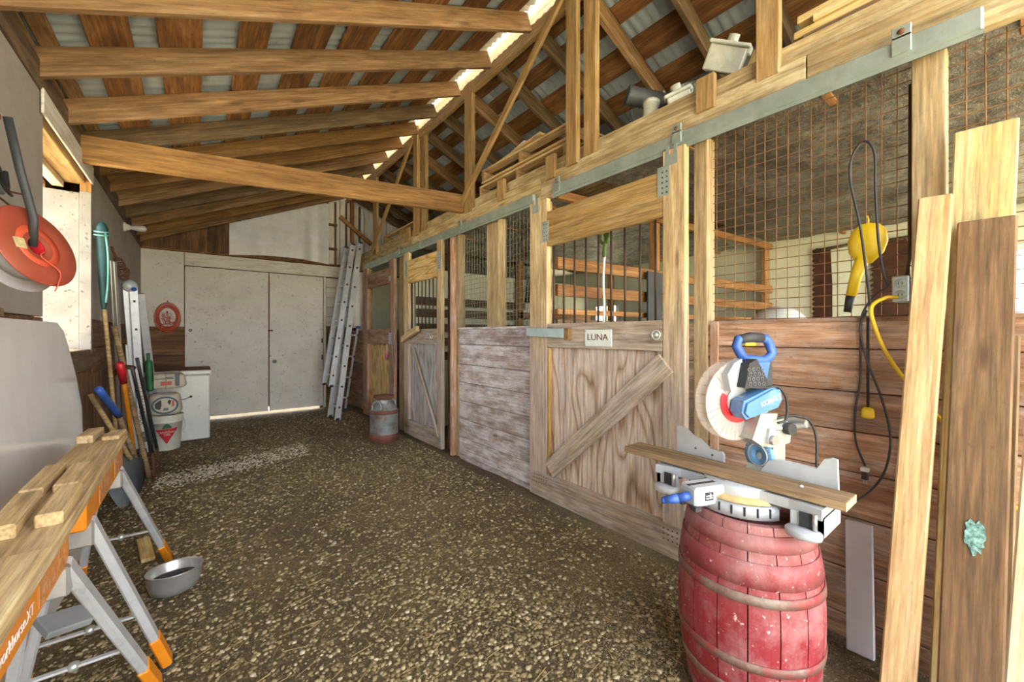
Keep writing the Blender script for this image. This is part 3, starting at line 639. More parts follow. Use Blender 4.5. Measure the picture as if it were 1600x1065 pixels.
# ---- stall rooms
wb = thing('wall_back', 'pale green-white outer wall of the stalls', 'wall', (5.9, YF, 0), kind='structure')
def back(ya, yb_, za, zb_): board('panel', (5.92, ya, (za + zb_) / 2), (5.92, yb_, (za + zb_) / 2), zb_ - za, .03, (1, 0, 0), 'stall_white', wb)
wins = [(-.5, .12, 1.35, 2.1), (4.5, 5.0, 1.42, 1.85), (5.5, 6.2, 1.5, 2.1)]
y = YF
for a, b, c, e in wins: back(y, a - .002, 0, 2.86); back(a, b, 0, c); back(a, b, e, 2.86); y = b + .002
back(y, D, 0, 2.86)
for k, (a, b, c, e) in enumerate(wins):
    w_ = thing('window_%d' % (k + 2), ['bright stall window behind leaning planks at right', 'middle stall window in pale outer wall', 'far stall window glimpsed behind door bars'][k], 'window', (5.9, a, c), kind='structure')
    for p, q_ in (((a, c), (b, c)), ((a, e), (b, e)), ((a, c), (a, e)), ((b, c), (b, e)), (((a + b) / 2, c), ((a + b) / 2, e))): board('frame', (5.9, p[0], p[1]), (5.9, q_[0], q_[1]), .05, .05, (1, 0, 0), 'white_board', w_)
pt = thing('wall_partition', 'white partition wall between stalls with dark planks', 'wall', (W, 5.15, 0), kind='structure')
for k in range(4): board('panel', (W + .12 + .92 * k, 5.2, 1.1), (W + .12 + .92 * (k + 1) - .004, 5.2, 1.1), 2.25, .02, (0, 1, 0), 'stall_white', pt)
for z in (1.77, 1.605, 1.40, 1.2, 1.0): board('plank', (W + .15, 5.16, z), (4.3, 5.16, z), .115, .035, (0, 1, 0), 'dark_plank', pt)
board('post', (4.15, 5.12, 0), (4.15, 5.12, 2.6), .1, .08, (0, 1, 0), 'orange_rail', pt)
board('plank', (4.1, 5.1, 1.62), (5.85, 5.1, 1.62), .1, .04, (0, 1, 0), 'orange_rail', pt)
hr = thing('hay_rack', 'black barred hay rack on white stall partition', 'rack', (4.5, 5.12, 1.75))
for k in range(8): MB().cyl((4.3 + .06 * k, 5.14, 1.85), (4.3 + .06 * k, 5.08, 2.25), .016, n=6).build('bar', 'black', hr)
for z_, yy in ((1.85, 5.14), (2.25, 5.08)): MB().cyl((4.27, yy, z_), (4.76, yy, z_), .014, n=6).build('rail', 'black', hr)
pr_ = thing('wall_divider', 'open orange plank divider rails between two stalls', 'wall', (W, 2.3, 0), kind='structure')
A_, B_ = Vector((W + .08, 2.36, 0)), Vector((5.88, 2.06, 0))
for z, w in ((1.885, .095), (1.665, .095), (1.49, .045)): board('rail', A_ + Vector((0, 0, z)), B_ + Vector((0, 0, z)), w, .04, (0, 1, 0), 'orange_rail', pr_)
for z in (1.33, 1.13, .93, .73, .53, .33, .13): board('plank', A_ + Vector((0, 0, z)), B_ + Vector((0, 0, z)), .195, .035, (0, 1, 0), 'dark_plank', pr_)
board('rail', A_ + Vector((0, 0, 2.44)), B_ + Vector((0, 0, 2.44)), .07, .05, (0, 1, 0), 'orange_rail', pr_)
for f_ in (.36, .985): p = A_.lerp(B_, f_); board('post', p + Vector((0, .04, 0)), p + Vector((0, .04, 2.45)), .1, .06, (0, 1, 0), 'orange_rail', pr_)
# foil blanket ceilings that sag between the joists
def foil(name, lab, ya, yb_, mat, sag, seed):
    nx_, ny_ = 44, 40; vs = []
    for j in range(ny_ + 1):
        for i in range(nx_ + 1):
            u, v = i / nx_, j / ny_; x = W + .13 + (5.75 - W - .13) * u; y = ya + (yb_ - ya) * v
            z = 2.47 - sag * math.sin(math.pi * u) * math.sin(math.pi * v) ** .6 + .03 * noise.noise((x * 3, y * 3, seed)) + .012 * noise.noise((x * 11, y * 11, seed)); vs.append((x, y, z))
    k = len(vs); vs += [(a, b, c + .006) for a, b, c in vs]; fs = []
    for j in range(ny_):
        for i in range(nx_): a = j * (nx_ + 1) + i; q = (a, a + nx_ + 1, a + nx_ + 2, a + 1); fs += [q, tuple(k + e for e in q[::-1])]
    tag(MB().add(vs, fs, True).build(name, mat), lab, 'insulation', 'foil blankets under the loft')
foil('foil_blanket', 'dirty dark foil insulation sagging over the stall behind the saw', -1.1, 2.0, 'foil_dirty', .16, 1)
foil('foil_blanket', 'bright crinkled foil insulation over the barred door stall', 2.42, 5.1, 'foil', .05, 5)
foil('foil_blanket', 'grey foil insulation over the far end stall', 5.25, 7.7, 'foil', .05, 9)
for y in (.0, .6, 1.3, 2.7, 3.5, 4.2): 
    o = board('trim_%d' % int(y * 10 + 1), (W + .06, y, 2.5), (5.85, y, 2.5), .04, .09, (0, 0, 1), 'orange_rail'); tag(o, 'loft joist crossing stall ceiling number %s from the entrance' % ['one', 'two', 'three', 'four', 'five', 'six'][[.0, .6, 1.3, 2.7, 3.5, 4.2].index(y)], 'joist', kind='structure')

# ================================================================== things
# ---- door tracks
def track(ya, yb_, lab, zs=(2.35, 2.44), br=()):
    t_ = thing('door_track', lab, 'track', (2.17, ya, zs[0]))
    b = MB().prism([(2.19, zs[1]), (2.185, zs[1]), (2.182, zs[0] + .012), (2.162, zs[0]), (2.148, zs[0] + .004), (2.144, zs[0] + .018), (2.147, zs[0] + .018), (2.15, zs[0] + .008), (2.162, zs[0] + .006), (2.178, zs[0] + .016), (2.181, zs[1])], ya, yb_, 1)
    b = MB().box((2.135, ya, zs[0] + .012), (2.17, yb_, zs[1]), ch=.006).box((2.145, ya, zs[0] - .004), (2.15, yb_, zs[0] + .012)); b.build('rail', 'galv', t_)
    MB().box((2.15, ya, zs[0] + .001), (2.165, yb_, zs[0] + .012)).build('slot', 'black', t_)
    for y in br:
        c = MB().box((2.126, y - .028, zs[0] + .03), (2.134, y + .028, zs[1] + .045), ch=.002); c.box((2.126, y - .028, zs[1] + .0), (2.19, y + .028, zs[1] + .006)); k = c.build('bracket', 'galv', t_)
        MB().lathe([(0, .008), (.008, .007), (.012, 0)], 10, Matrix.Translation((2.126, y, zs[1] + .022)) @ Matrix.Rotation(R(-90), 4, 'Y')).build('bolt', 'rust', k)
    return t_
track(.095, 2.24, 'long galvanized sliding track above the name plaque door', br=(.3, 1.22, 2.18))
track(2.46, 4.55, 'galvanized track section above the wire grid between doors', br=(3.6,))
track(4.56, 6.7, 'farthest galvanized track section above the pink tag door', br=(5.2,))

# ---- name plaque
pq = thing('name_plaque', 'small pale metal plaque reading LUNA on stall door', 'plaque', (2.126, 1.78, 1.22))
MB().box((2.122, 1.665, 1.222), (2.127, 1.895, 1.336), ch=.002).build('plate', 'plaque', pq)
text('lettering', 'LUNA', .062, 'engrave', pq, axes((2.1212, 1.785, 1.283), (0, -1, 0), (0, 0, 1)), .0008, 1.1)
for yy in (1.675, 1.885): MB().ball((2.121, yy, 1.325), .004, 6).build('screw', 'steel', pq)
# ---- pink tag
pk = thing('pink_tag', 'pink oval tag hanging on farthest stall door', 'tag', (2.11, 5.62, 1.0))
MB().lathe([(0, -.004), (.9, -.004), (1, 0), (.9, .004), (0, .004)], 18, Matrix.Translation((2.118, 5.62, 1.0)) @ Matrix.Rotation(R(90), 4, 'Y') @ Matrix.Diagonal((.06, .045, 1, 1))).build('tag_disc', 'pink', pk)
MB().tube([(2.122, 5.62, 1.05), (2.12, 5.61, 1.1), (2.122, 5.6, 1.17)], .003, 6).build('cord', 'feed_sack', pk)

# ---- leaning boards at the right
def lean(name, lab, foot, top, w, t, mat, n=(-1, 0, 0.0)):
    f, p = Vector(foot), Vector(top); th = thing(name, lab, 'board', foot, 'lumber leaning against the stall front')
    b = board('plank', f, p, w, t, n, mat, th, ch=.005); return th, b
lean('wide_board', 'tall yellow stained board leaning behind the other planks', (2.12, .15, -.01), (2.185, .092, 2.035), .15, .02, 'lumber_yellow')
lean('stud_timber', 'pale knotty stud with rounded edges leaning left of brown plank', (1.86, .278, -.01), (2.115, .207, 1.80), .088, .038, 'lumber')
bp, pl_ = lean('wide_plank', 'wide brown knotty plank with teal paint patch', (1.82, .115, -.01), (2.135, .088, 1.695), .135, .03, 'lumber_brown')
q = Vector((1.82, .115, 0)).lerp(Vector((2.135, .088, 1.695)), .39); nn = Vector((-1.695, 0, .315)).normalized()
rs2 = random.Random(5); pts = []
for k in range(26): a = k / 26 * 6.283; r_ = (.021 + rs2.uniform(-.004, .005)); pts.append((r_ * 1.05 * math.cos(a), r_ * 2.3 * math.sin(a)))
mxp = axes(q + nn * .0162, (0, -1, 0), (.315, 0, 1.695))
t = NT('teal_patch'); co = t.coord(rnd=False); c = t.ramp(t.noise(co, 60, 5, .7), [(.35, '3c4a44'), (.5, '6f9c94'), (.62, '9cc4bc'), (.75, '5a7068')]); M['teal_patch'] = t.out(c, .7)
MB().prism(pts, 0, .0012, 2).build('paint_patch', 'teal_patch', bp, mxp, local=True)
lean('thin_board', 'thin pale board edge behind brown plank at right', (1.93, .06, -.01), (2.13, .04, 1.3), .05, .02, 'lumber_pale')
lean('end_board', 'pale wide board at the right edge of the photo', (1.86, .008, -.01), (2.12, -.066, 1.5), .1, .035, 'lumber_pale')
lean('dark_board', 'narrow dark orange board standing left of pale stud', (2.05, .30, -.01), (2.185, .275, .9), .05, .025, 'orange_rail')
wp_ = board('white_plank', (2.13, .42, 0.0), (2.185, .437, .515), .088, .022, (-1, 0, 0), 'pvc_board'); tag(wp_, 'short white plastic plank standing beside the red barrel', 'board')

# ---- red barrel: staves and hoops
bx, by, BH = 1.6, .64, .68
def brad(z): u = (z / BH - .5) * 2; return .188 + .046 * (1 - u * u)
ba = thing('barrel', 'worn red wooden barrel carrying the mitre saw', 'barrel', (bx, by, 0))
NS = 16
for k in range(NS):
    a0, a1 = 2 * math.pi * k / NS + .008, 2 * math.pi * (k + 1) / NS - .008; m = MB()
    zs = [BH * j / 12 for j in range(13)]; vs = []
    for z in zs:
        for rr in (brad(z), brad(z) - .022):
            for i in range(5): a = a0 + (a1 - a0) * i / 4; vs.append((bx + rr * math.cos(a), by + rr * math.sin(a), z - .005))
    fs = []
    for j in range(12):
        for i in range(4): a = j * 10 + i; fs.append((a, a + 1, a + 11, a + 10)); fs.append((a + 5, a + 15, a + 16, a + 6))
        a = j * 10; fs += [(a, a + 10, a + 15, a + 5), (a + 4, a + 9, a + 19, a + 14)]
    a = 120; fs += [(a + i, a + i + 1, a + i + 6, a + i + 5) for i in range(4)]
    m.add(vs, fs, False).build('stave', 'barrel', ba)
for z, w, mt in ((.625, .05, 'barrel'), (.53, .075, 'barrel'), (.455, .03, 'hoop'), (.24, .03, 'hoop'), (.135, .03, 'hoop'), (.035, .05, 'barrel')):
    pr2 = [(brad(z - w / 2) + .001, z - w / 2), (brad(z - w / 2) + .0045, z - w / 2), (brad(z) + .0045, z), (brad(z + w / 2) + .0045, z + w / 2), (brad(z + w / 2) + .001, z + w / 2)]
    MB().lathe(pr2, 64, Matrix.Translation((bx, by, 0))).build('hoop', mt, ba)
MB().lathe([(0, .655), (.17, .655), (.17, .64), (0, .64)], 40, Matrix.Translation((bx, by, 0))).build('barrel_head', 'barrel', ba)

# ---- mitre saw (front towards the aisle, table turned to the left)
sw = thing('mitre_saw', 'blue and grey sliding mitre saw standing on red barrel', 'saw', (bx, by, BH - .005))
an = R(20); a_ = Vector((-math.cos(an), math.sin(an), 0)); b_ = Vector((-math.sin(an), -math.cos(an), 0))
MS = Matrix((a_, b_, Vector((0, 0, 1)))).transposed().to_4x4(); MS.translation = (1.6, .66, 0)   # local: forward, right, up
def S(m, name, mat, parent=None): 
    m.v = [tuple(MS @ Vector(v)) for v in m.v]; return m.build(name, mat, parent or sw)
# base: wings follow the fence (along Y)
m = MB().prism([(1.49, .385), (1.70, .385), (1.73, .48), (1.73, .86), (1.70, .945), (1.49, .945), (1.515, .85), (1.515, .48)], .735, .768, 2)
m.box((1.5, .385, .675), (1.69, .40, .74)).box((1.5, .93, .675), (1.69, .945, .74)).box((1.5, .385, .675), (1.515, .47, .74)).box((1.5, .86, .675), (1.515, .945, .74)).box((1.68, .4, .675), (1.70, .93, .74))
base = m.build('base', 'tool_grey', sw)
for yy in (.43, .895):
    MB().box((1.494, yy - .02, .69), (1.499, yy + .015, .745)).build('recess', 'black_rubber', base)
    MB().lathe([(0, .675), (.95, .675), (1, .683), (1, .692), (.9, .698), (0, .7)], 20, Matrix.Translation((1.485, yy, 0)) @ Matrix.Diagonal((.038, .05, 1, 1))).build('foot', 'tool_grey', base)
    MB().cyl((1.49, yy - .028, .695), (1.49, yy - .028, .75), .007, n=8).build('clamp_rod', 'steel', base)
# scale ring in front and turntable
m = MB().lathe([(.128, .68), (.165, .68), (.165, .715), (.155, .725), (.128, .725)], 30, Matrix.Translation((1.6, .66, 0)), a0=R(115), a1=R(245)); rg = m.build('scale_ring', 'tool_grey', sw)
for k in range(9):
    a = R(125 + 13.5 * k); MB().box((-.0015, -.003, .69), (.0015, .003, .72), Matrix.Translation((1.6 + .166 * math.cos(a), .66 + .166 * math.sin(a), 0))).build('tick', 'black_rubber', rg)
MB().lathe([(.126, .735), (.16, .727), (.163, .732), (.12, .742)], 26, Matrix.Translation((1.6, .66, 0)), a0=R(150), a1=R(235)).build('sawdust', 'sawdust', sw)['kind'] = 'stuff'
MB().lathe([(0, .772), (.125, .772), (.127, .768), (.127, .69), (0, .69)], 36, Matrix.Translation((1.6, .66, 0))).build('turntable', 'tool_grey', sw)
arm = S(MB().box((.10, -.04, .70), (.245, .04, .768), ch=.008), 'table_arm', 'tool_grey')
S(MB().box((.10, -.006, .7675), (.243, .006, .7695)), 'kerf_slot', 'black', arm)
S(MB().box((.17, .0402, .722), (.205, .0412, .75)), 'badge', 'black', arm); S(MB().box((.174, .0413, .728), (.201, .0418, .732)).box((.174, .0413, .736), (.201, .0418, .74)).box((.18, .0413, .727), (.184, .0418, .746)), 'badge_print', 'white_plastic', arm)
S(MB().cyl((.24, .01, .735), (.275, -.01, .722), .014, .017, 14).cyl((.275, -.01, .722), (.315, -.035, .71), .017, .012, 14).ball((.315, -.035, .71), .012, 8), 'lock_lever', 'blue_grip', arm)
S(MB().box((.225, -.045, .705), (.25, -.02, .69)).box((.225, .02, .705), (.25, .045, .69)), 'detent', 'black_rubber', arm)
S(MB().box((-.01, -.028, .74), (.10, .02, .7735)), 'throat_plate', 'box_steel')
# fences
lfp = [(.943, .768), (.943, .902), (.918, .903), (.893, .888), (.872, .872), (.845, .866), (.825, .85), (.805, .836), (.755, .832), (.747, .82), (.747, .768)]
rfp = [(.62, .768), (.61, .80), (.585, .84), (.55, .85), (.44, .848), (.432, .862), (.42, .884), (.40, .892), (.385, .889), (.382, .768)]
f1 = MB().prism(lfp, 1.65, 1.668, 0).build('fence', 'tool_grey', sw); f2 = MB().prism(rfp, 1.65, 1.668, 0).build('fence', 'tool_grey', sw)
for (y_, z_) in ((.86, .825), (.79, .812)): MB().ball((1.649, y_, z_), .004, 6).build('screw', 'bar_iron', f1)
# pedestal, bevel gauge, pivot and slide rails
S(MB().prism([(-.07, .772), (-.10, .86), (-.115, .92), (-.165, .92), (-.165, .76), (-.075, .76)], -.045, .045, 1), 'pedestal', 'cast')
gz = MB().lathe([(0, .012), (.058, .012), (.06, .008), (.06, 0), (0, 0)], 30, Matrix.Translation((-.08, .02, .855)) @ Matrix.Rotation(R(90), 4, 'Y') @ Matrix.Rotation(R(35), 4, 'Y'))
gz = MB().lathe([(.018, .0), (.018, .014), (.058, .014), (.06, .010), (.06, 0)], 24, Matrix.Translation((-.095, .0, .845)) @ Matrix.Rotation(R(90), 4, 'Y')); gg = S(gz, 'bevel_gauge', 'blue_gauge')
ring = MB().lathe([(.038, .0145), (.043, .0145), (.043, .0155), (.038, .0155)], 24, Matrix.Translation((-.095, 0, .845)) @ Matrix.Rotation(R(90), 4, 'Y')); S(ring, 'gauge_scale', 'white_plastic', gg)
for k in range(9):
    a = R(-70 + 17.5 * k); S(MB().box((.0145, -.001, .048), (.0155, .001, .056), Matrix.Translation((-.095, 0, .845)) @ Matrix.Rotation(a, 4, 'X')), 'gauge_tick', 'white_plastic', gg)
S(MB().prism([(-.02, .90), (-.06, .985), (-.14, .99), (-.18, .96), (-.17, .90), (-.1, .885)], -.02, .06, 1), 'pivot_casting', 'cast')
S(MB().prism([(.03, .93), (-.01, 1.02), (-.09, 1.015), (-.07, .94), (-.02, .90)], .0, .075, 1), 'arm_casting', 'cast')
S(MB().cyl((-.05, .04, .925), (-.05, .10, .925), .017, n=16), 'pivot_bolt', 'steel')
S(MB().prism([(-.03, .915), (-.07, .915), (-.065, .965), (-.04, .965)], .075, .085, 1), 'lock_plate', 'tool_grey')
S(MB().cyl((-.10, .05, .955), (-.27, .05, .955), .0125, n=14), 'slide_rail', 'steel'); S(MB().cyl((-.10, .0, .965), (-.27, .0, .965), .0125, n=14), 'slide_rail', 'steel')
S(MB().box((-.262, -.015, .945), (-.245, .065, .978), ch=.006), 'rail_end', 'cast')
S(MB().cyl((-.15, .055, .955), (-.15, .085, .955), .022, n=14), 'rail_knob', 'black_rubber')
# head: blade, guards, gear case, motor, handle
bc = Vector((.045, 0, 1.06)); MBl = Matrix.Translation(bc) @ Matrix.Rotation(R(-90), 4, 'X')
S(MB().lathe([(.0, .001), (.12, .001), (.12, -.001), (0, -.001)], 48, MBl), 'blade', 'steel')
def disc_arc(r0, r1, a0, a1, y0, y1, n=24):
    vs = []; 
    for i in range(n + 1):
        a = a0 + (a1 - a0) * i / n
        for r_ in (r0, r1):
            for y_ in (y0, y1): vs.append((bc.x + r_ * math.cos(a), y_, bc.z + r_ * math.sin(a)))
    fs = []
    for i in range(n):
        p = i * 4; fs += [(p, p + 4, p + 6, p + 2), (p + 1, p + 3, p + 7, p + 5), (p, p + 1, p + 5, p + 4), (p + 2, p + 6, p + 7, p + 3)]
    fs += [(0, 2, 3, 1), (n * 4, n * 4 + 1, n * 4 + 3, n * 4 + 2)]; return vs, fs
# clear lower guard: two ribbed shells and a rim
for k in range(20):
    a0 = R(-115 + 200 * k / 20); a1 = R(-115 + 200 * (k + 1) / 20 - 1.2); v, f = disc_arc(.045, .141, a0, a1, .022, .0245, 3); S(MB().add(v, f), 'guard_segment', 'guard')
v, f = disc_arc(.045, .141, R(-115), R(85), -.0245, -.022, 40); S(MB().add(v, f), 'guard_back', 'guard')
for k in range(14):
    a0 = R(-110 + 190 * k / 14); v, f = disc_arc(.139, .1435, a0, a0 + R(11.5), -.0265, .0265, 3); S(MB().add(v, f), 'guard_rim', 'guard')
v, f = disc_arc(.042, .078, R(-125), R(25), .0255, .0275); S(MB().add(v, f), 'red_warning_disc', 'red')
v, f = disc_arc(0, .05, 0, R(360), .0, .03); S(MB().add(v, f), 'arbor_hub', 'cast')
S(MB().cyl((.045, .03, 1.06), (.045, .055, 1.06), .022, n=12).cyl((.022, .035, 1.045), (.022, .06, 1.045), .014, n=10), 'arbor_bolt', 'steel')
v, f = disc_arc(.04, .13, R(95), R(190), -.026, .018); S(MB().add(v, f), 'upper_guard', 'cast')
S(MB().prism([(.10, 1.10), (.115, 1.16), (.085, 1.2), (.05, 1.215), (.04, 1.12)], .02, .05, 1), 'head_casting', 'tool_grey')
hc = S(MB().prism([(.075, 1.115), (.055, 1.2), (.02, 1.215), (-.035, 1.13), (-.02, 1.11)], .03, .085, 1), 'vent_housing', 'black')
for i in range(4):
    for j in range(4):
        px, pz = .052 - .02 * i + .006 * (j % 2), 1.128 + .017 * j
        if pz < 1.2 - max(0, -px) * 1.2: S(MB().lathe([(.005, .0), (.0075, .0), (.0075, .002), (.005, .002)], 6, Matrix.Translation((px, .085, pz)) @ Matrix.Rotation(R(-90), 4, 'X')), 'vent_cell', 'bag_grey', hc)
def capsule(k): return [(.07 - k, 1.005 + k), (.09 - k, 1.03), (.08 - k, 1.07 - k), (-.055 + k, 1.115 - k), (-.085 + k, 1.105), (-.095 + k, 1.07), (-.08 + k, 1.04 + k)]
mo = S(MB().prism(capsule(0), .035, .085, 1), 'motor_housing', 'blue_motor')
S(MB().prism(capsule(.008), .085, .094, 1), 'motor_cap', 'blue_motor', mo)
S(MB().cyl((-.02, .0, 1.05), (-.02, .06, 1.05), .05, n=18), 'gear_case', 'cast')
text('lettering', 'KOBALT', .026, 'white_plastic', mo, MS @ axes((-.035, .0945, 1.068), (-1, 0, .3), (0, 0, 1)), .0006)
# D handle: a loop along the front-back axis
hp = [(.048, 1.282), (.055, 1.262), (.035, 1.23), (.018, 1.212), (-.07, 1.204), (-.10, 1.214), (-.118, 1.235), (-.10, 1.27), (-.085, 1.286), (-.03, 1.29)]
hl = MB().tube([Vector((x_, .03, z_)) for x_, z_ in hp], .017, 10, True, .95); hd = S(hl, 'handle', 'blue_grip')
S(MB().tube([Vector((x_, .03, z_)) for x_, z_ in ((.042, 1.283), (-.01, 1.291), (-.065, 1.289))], [.017, .0195, .018], 10), 'grip_pad', 'black_rubber', hd)
S(MB().box((-.03, .02, 1.26), (.02, .04, 1.272), ch=.003), 'trigger', 'yellow', hd)
S(MB().prism([(-.02, 1.2), (-.085, 1.2), (-.06, 1.09), (-.02, 1.10)], .012, .048, 1), 'handle_neck', 'blue_tool', hd)
S(MB().box((-.1, .02, 1.1), (-.075, .045, 1.195)), 'neck_rear', 'black_rubber', hd)
S(MB().tube(spline([(-.02, .08, 1.11), (-.07, .09, 1.115), (-.10, .1, 1.07), (-.098, .1, 1.0), (-.07, .09, .985)]), .0045, 8), 'motor_lead', 'black', mo)
S(MB().tube(spline([(-.1, .05, .99), (-.17, .06, 1.0), (-.235, .08, .985), (-.262, .09, .92), (-.25, .1, .83), (-.26, .09, .78)]), .0045, 8), 'power_lead', 'black')
cp_ = board('cut_plank', (1.574, 1.12, .787), (1.576, .333, .787), .118, .026, (0, 0, 1), 'weathered'); tag(cp_, 'brown sawn plank lying across the mitre saw table', 'board')
MB().ball((1.57, .46, .8), .006, 8).build('nail_head', 'white_plastic', cp_)
MB().box((1.517, .3322, .7745), (1.633, .3335, .7995)).build('sawn_end', 'lumber_yellow', cp_)

# ---- cords, work light, socket box
sb = thing('socket_box', 'steel electrical socket box on wire grid beside the post', 'box', (2.22, .31, 1.42))
MB().box((2.20, .288, 1.43), (2.25, .338, 1.535), ch=.004).build('box', 'box_steel', sb)
for z_ in (1.505, 1.46): MB().lathe([(.0, .001), (.017, .001), (.018, 0)], 18, Matrix.Translation((2.199, .313, z_)) @ Matrix.Rotation(R(-90), 4, 'Y')).build('outlet', 'galv', sb); MB().box((2.1975, .306, z_ - .005), (2.199, .308, z_ + .005)).box((2.1975, .317, z_ - .005), (2.199, .319, z_ + .005)).build('slots', 'black', sb)
MB().tube([(2.23, .30, 1.53), (2.24, .292, 1.6), (2.245, .29, 2.3)], .006, 6).build('conduit', 'bar_iron', sb)
lp = thing('work_light', 'yellow caged trouble light hanging on the wire grid', 'lamp', (2.25, .46, 1.4))
MB().lathe([(0, -.02), (.02, -.018), (.045, .02), (.052, .06), (.045, .1), (.025, .125), (0, .13)], 20, Matrix.Translation((2.265, .432, 1.63)) @ Matrix.Rotation(R(6), 4, 'X') @ Matrix.Diagonal((.7, 1.3, 1.15, 1))).build('hood', 'yellow', lp)
MB().tube([(2.262, .436, 1.64), (2.258, .46, 1.56), (2.256, .478, 1.47)], [.026, .022, .019], 12).build('handle', 'yellow', lp)
MB().tube([(2.256, .478, 1.475), (2.255, .49, 1.40)], [.018, .014], 10).build('strain_relief', 'black', lp)
MB().tube([(2.262, .425, 1.755), (2.26, .42, 1.79), (2.26, .425, 1.81)], .0035, 6).build('hook', 'yellow', lp)
def cord(name, lab, pts, r, mat, **k): o = MB().tube(spline(pts, 8), r, 8).build(name, mat); return tag(o, lab, 'cord', **k)
cord('looped_cable', 'black cable looped high over the wire grid', [(2.185, .40, 1.38), (2.17, .405, 1.5), (2.17, .43, 1.75), (2.17, .462, 1.95), (2.17, .455, 2.05), (2.17, .417, 2.10), (2.17, .385, 2.04), (2.175, .383, 1.9), (2.175, .375, 1.7), (2.18, .36, 1.55), (2.185, .345, 1.5)], .0045, 'black')
cord('hanging_cable', 'black cable hanging down to a plug end below sill', [(2.195, .345, 1.50), (2.198, .39, 1.46), (2.20, .43, 1.38), (2.203, .435, 1.25), (2.203, .437, 1.1), (2.203, .452, .98), (2.20, .45, .85), (2.165, .413, .7605)], .004, 'black')
cord('saw_supply_cable', 'black cable curving down behind the sawn plank', [(2.15, .405, 1.40), (2.145, .425, 1.33), (2.145, .405, 1.2), (2.145, .36, 1.05), (2.145, .333, .9), (2.145, .35, .76), (2.13, .40, .66), (2.05, .45, .62), (1.9, .46, .66)], .004, 'black')
pg = thing('yellow_plug', 'yellow round plug hanging on black cable below sill', 'plug', (2.165, .407, .98))
MB().cyl((2.18, .407, 1.37), (2.18, .407, 1.0), .005, n=8).build('lead', 'black', pg); MB().lathe([(0, 0), (.02, 0), (.022, .006), (.022, .03), (.018, .04), (.01, .044), (0, .045)], 16, Matrix.Translation((2.18, .407, .958))).build('plug_body', 'yellow', pg)
pb = thing('plug_end', 'black two pin plug with white label on cable end', 'plug', (2.165, .413, .7)); MB().box((2.155, .402, .705), (2.172, .424, .745), ch=.004).build('body', 'black', pb); MB().box((2.153, .4, .74), (2.174, .426, .755)).build('label_tape', 'white_plastic', pb); MB().box((2.162, .406, .688), (2.164, .409, .705)).box((2.162, .416, .688), (2.164, .419, .705)).build('pins', 'steel', pb)
cord('extension_cable', 'yellow extension cord draped from socket behind the planks', [(2.192, .322, 1.45), (2.14, .35, 1.445), (2.12, .385, 1.41), (2.122, .375, 1.33), (2.135, .34, 1.22), (2.17, .28, 1.1), (2.195, .2, .98), (2.2, .1, .82), (2.2, .03, .715), (2.2, -.08, .63), (2.195, -.2, .58), (2.19, -.4, .55)], .0075, 'yellow')

# ---- things inside the stalls
for y_, sh, lab in ((1.50, .0, 'rusty crosscut saw blade with big teeth hanging left of work light'), (.9, .03, 'wide rusty crosscut saw blade hanging right of work light')):
    s_ = thing('crosscut_saw', lab, 'saw', (5.85, y_, 1.45)); w_ = .085 + sh * 2; pts = []
    for k in range(15): z_ = 1.47 + .058 * k; pts += [(y_ + w_, z_), (y_ + w_ + .035, z_ + .029)]
    pts += [(y_ + w_ * .8, 2.34), (y_ - w_ * .8, 2.32), (y_ - w_, 1.9), (y_ - w_, 1.47)]
    MB().prism(pts, 5.868, 5.874, 0).build('blade', 'saw_blade', s_); MB().cyl((5.86, y_ + w_, 2.31), (5.86, y_ - w_ - .35, 2.34), .018, n=8).build('hanger', 'dark_plank', s_)
sk = thing('feed_sack', 'white feed sack slumped behind wire grid in stall', 'sack', (4.6, 1.55, .9))
MB().ball((4.6, 1.55, 1.26), (.3, .3, .33), 14).build('sack_body', 'feed_sack', sk); MB().box((4.25, 1.25, .0), (4.95, 1.85, .94), ch=.02).build('crate', 'dark_plank', sk)
hl_ = thing('halter', 'green halter with white lead rope hanging behind door bars', 'halter', (2.3, 1.87, 1.36))
MB().tube(arc((2.31, 1.85, 2.04), .05, 0, 6.28, 20, (.5, .86, 0), (0, 0, 1)), .012, 6).tube(arc((2.31, 1.88, 2.0), .045, 0, 6.28, 20, (.2, .97, 0), (0, .2, 1)), .012, 6).tube(spline([(2.31, 1.86, 2.0), (2.3, 1.87, 1.92), (2.31, 1.88, 1.86)]), .014, 6).build('strap', 'halter_green', hl_)
MB().tube(spline([(2.31, 1.875, 1.88), (2.3, 1.88, 1.7), (2.305, 1.875, 1.5), (2.3, 1.878, 1.36)]), .009, 8).build('lead_rope', 'white_plastic', hl_)
o = board('rubber_mat', (3.45, 2.2, 1.42), (3.45, 2.2, 1.90), .24, .02, (0, 1, 0), 'dark_mat'); tag(o, 'dark rubber mat hung over the divider rails', 'mat')
o = board('fence_post', (3.3, 2.6, 1.1), (3.3, 2.6, 1.95), .05, .05, (0, 1, 0), 'tie'); o.parent = pr_; o.matrix_basis = WM[pr_].inverted() @ WM[o]

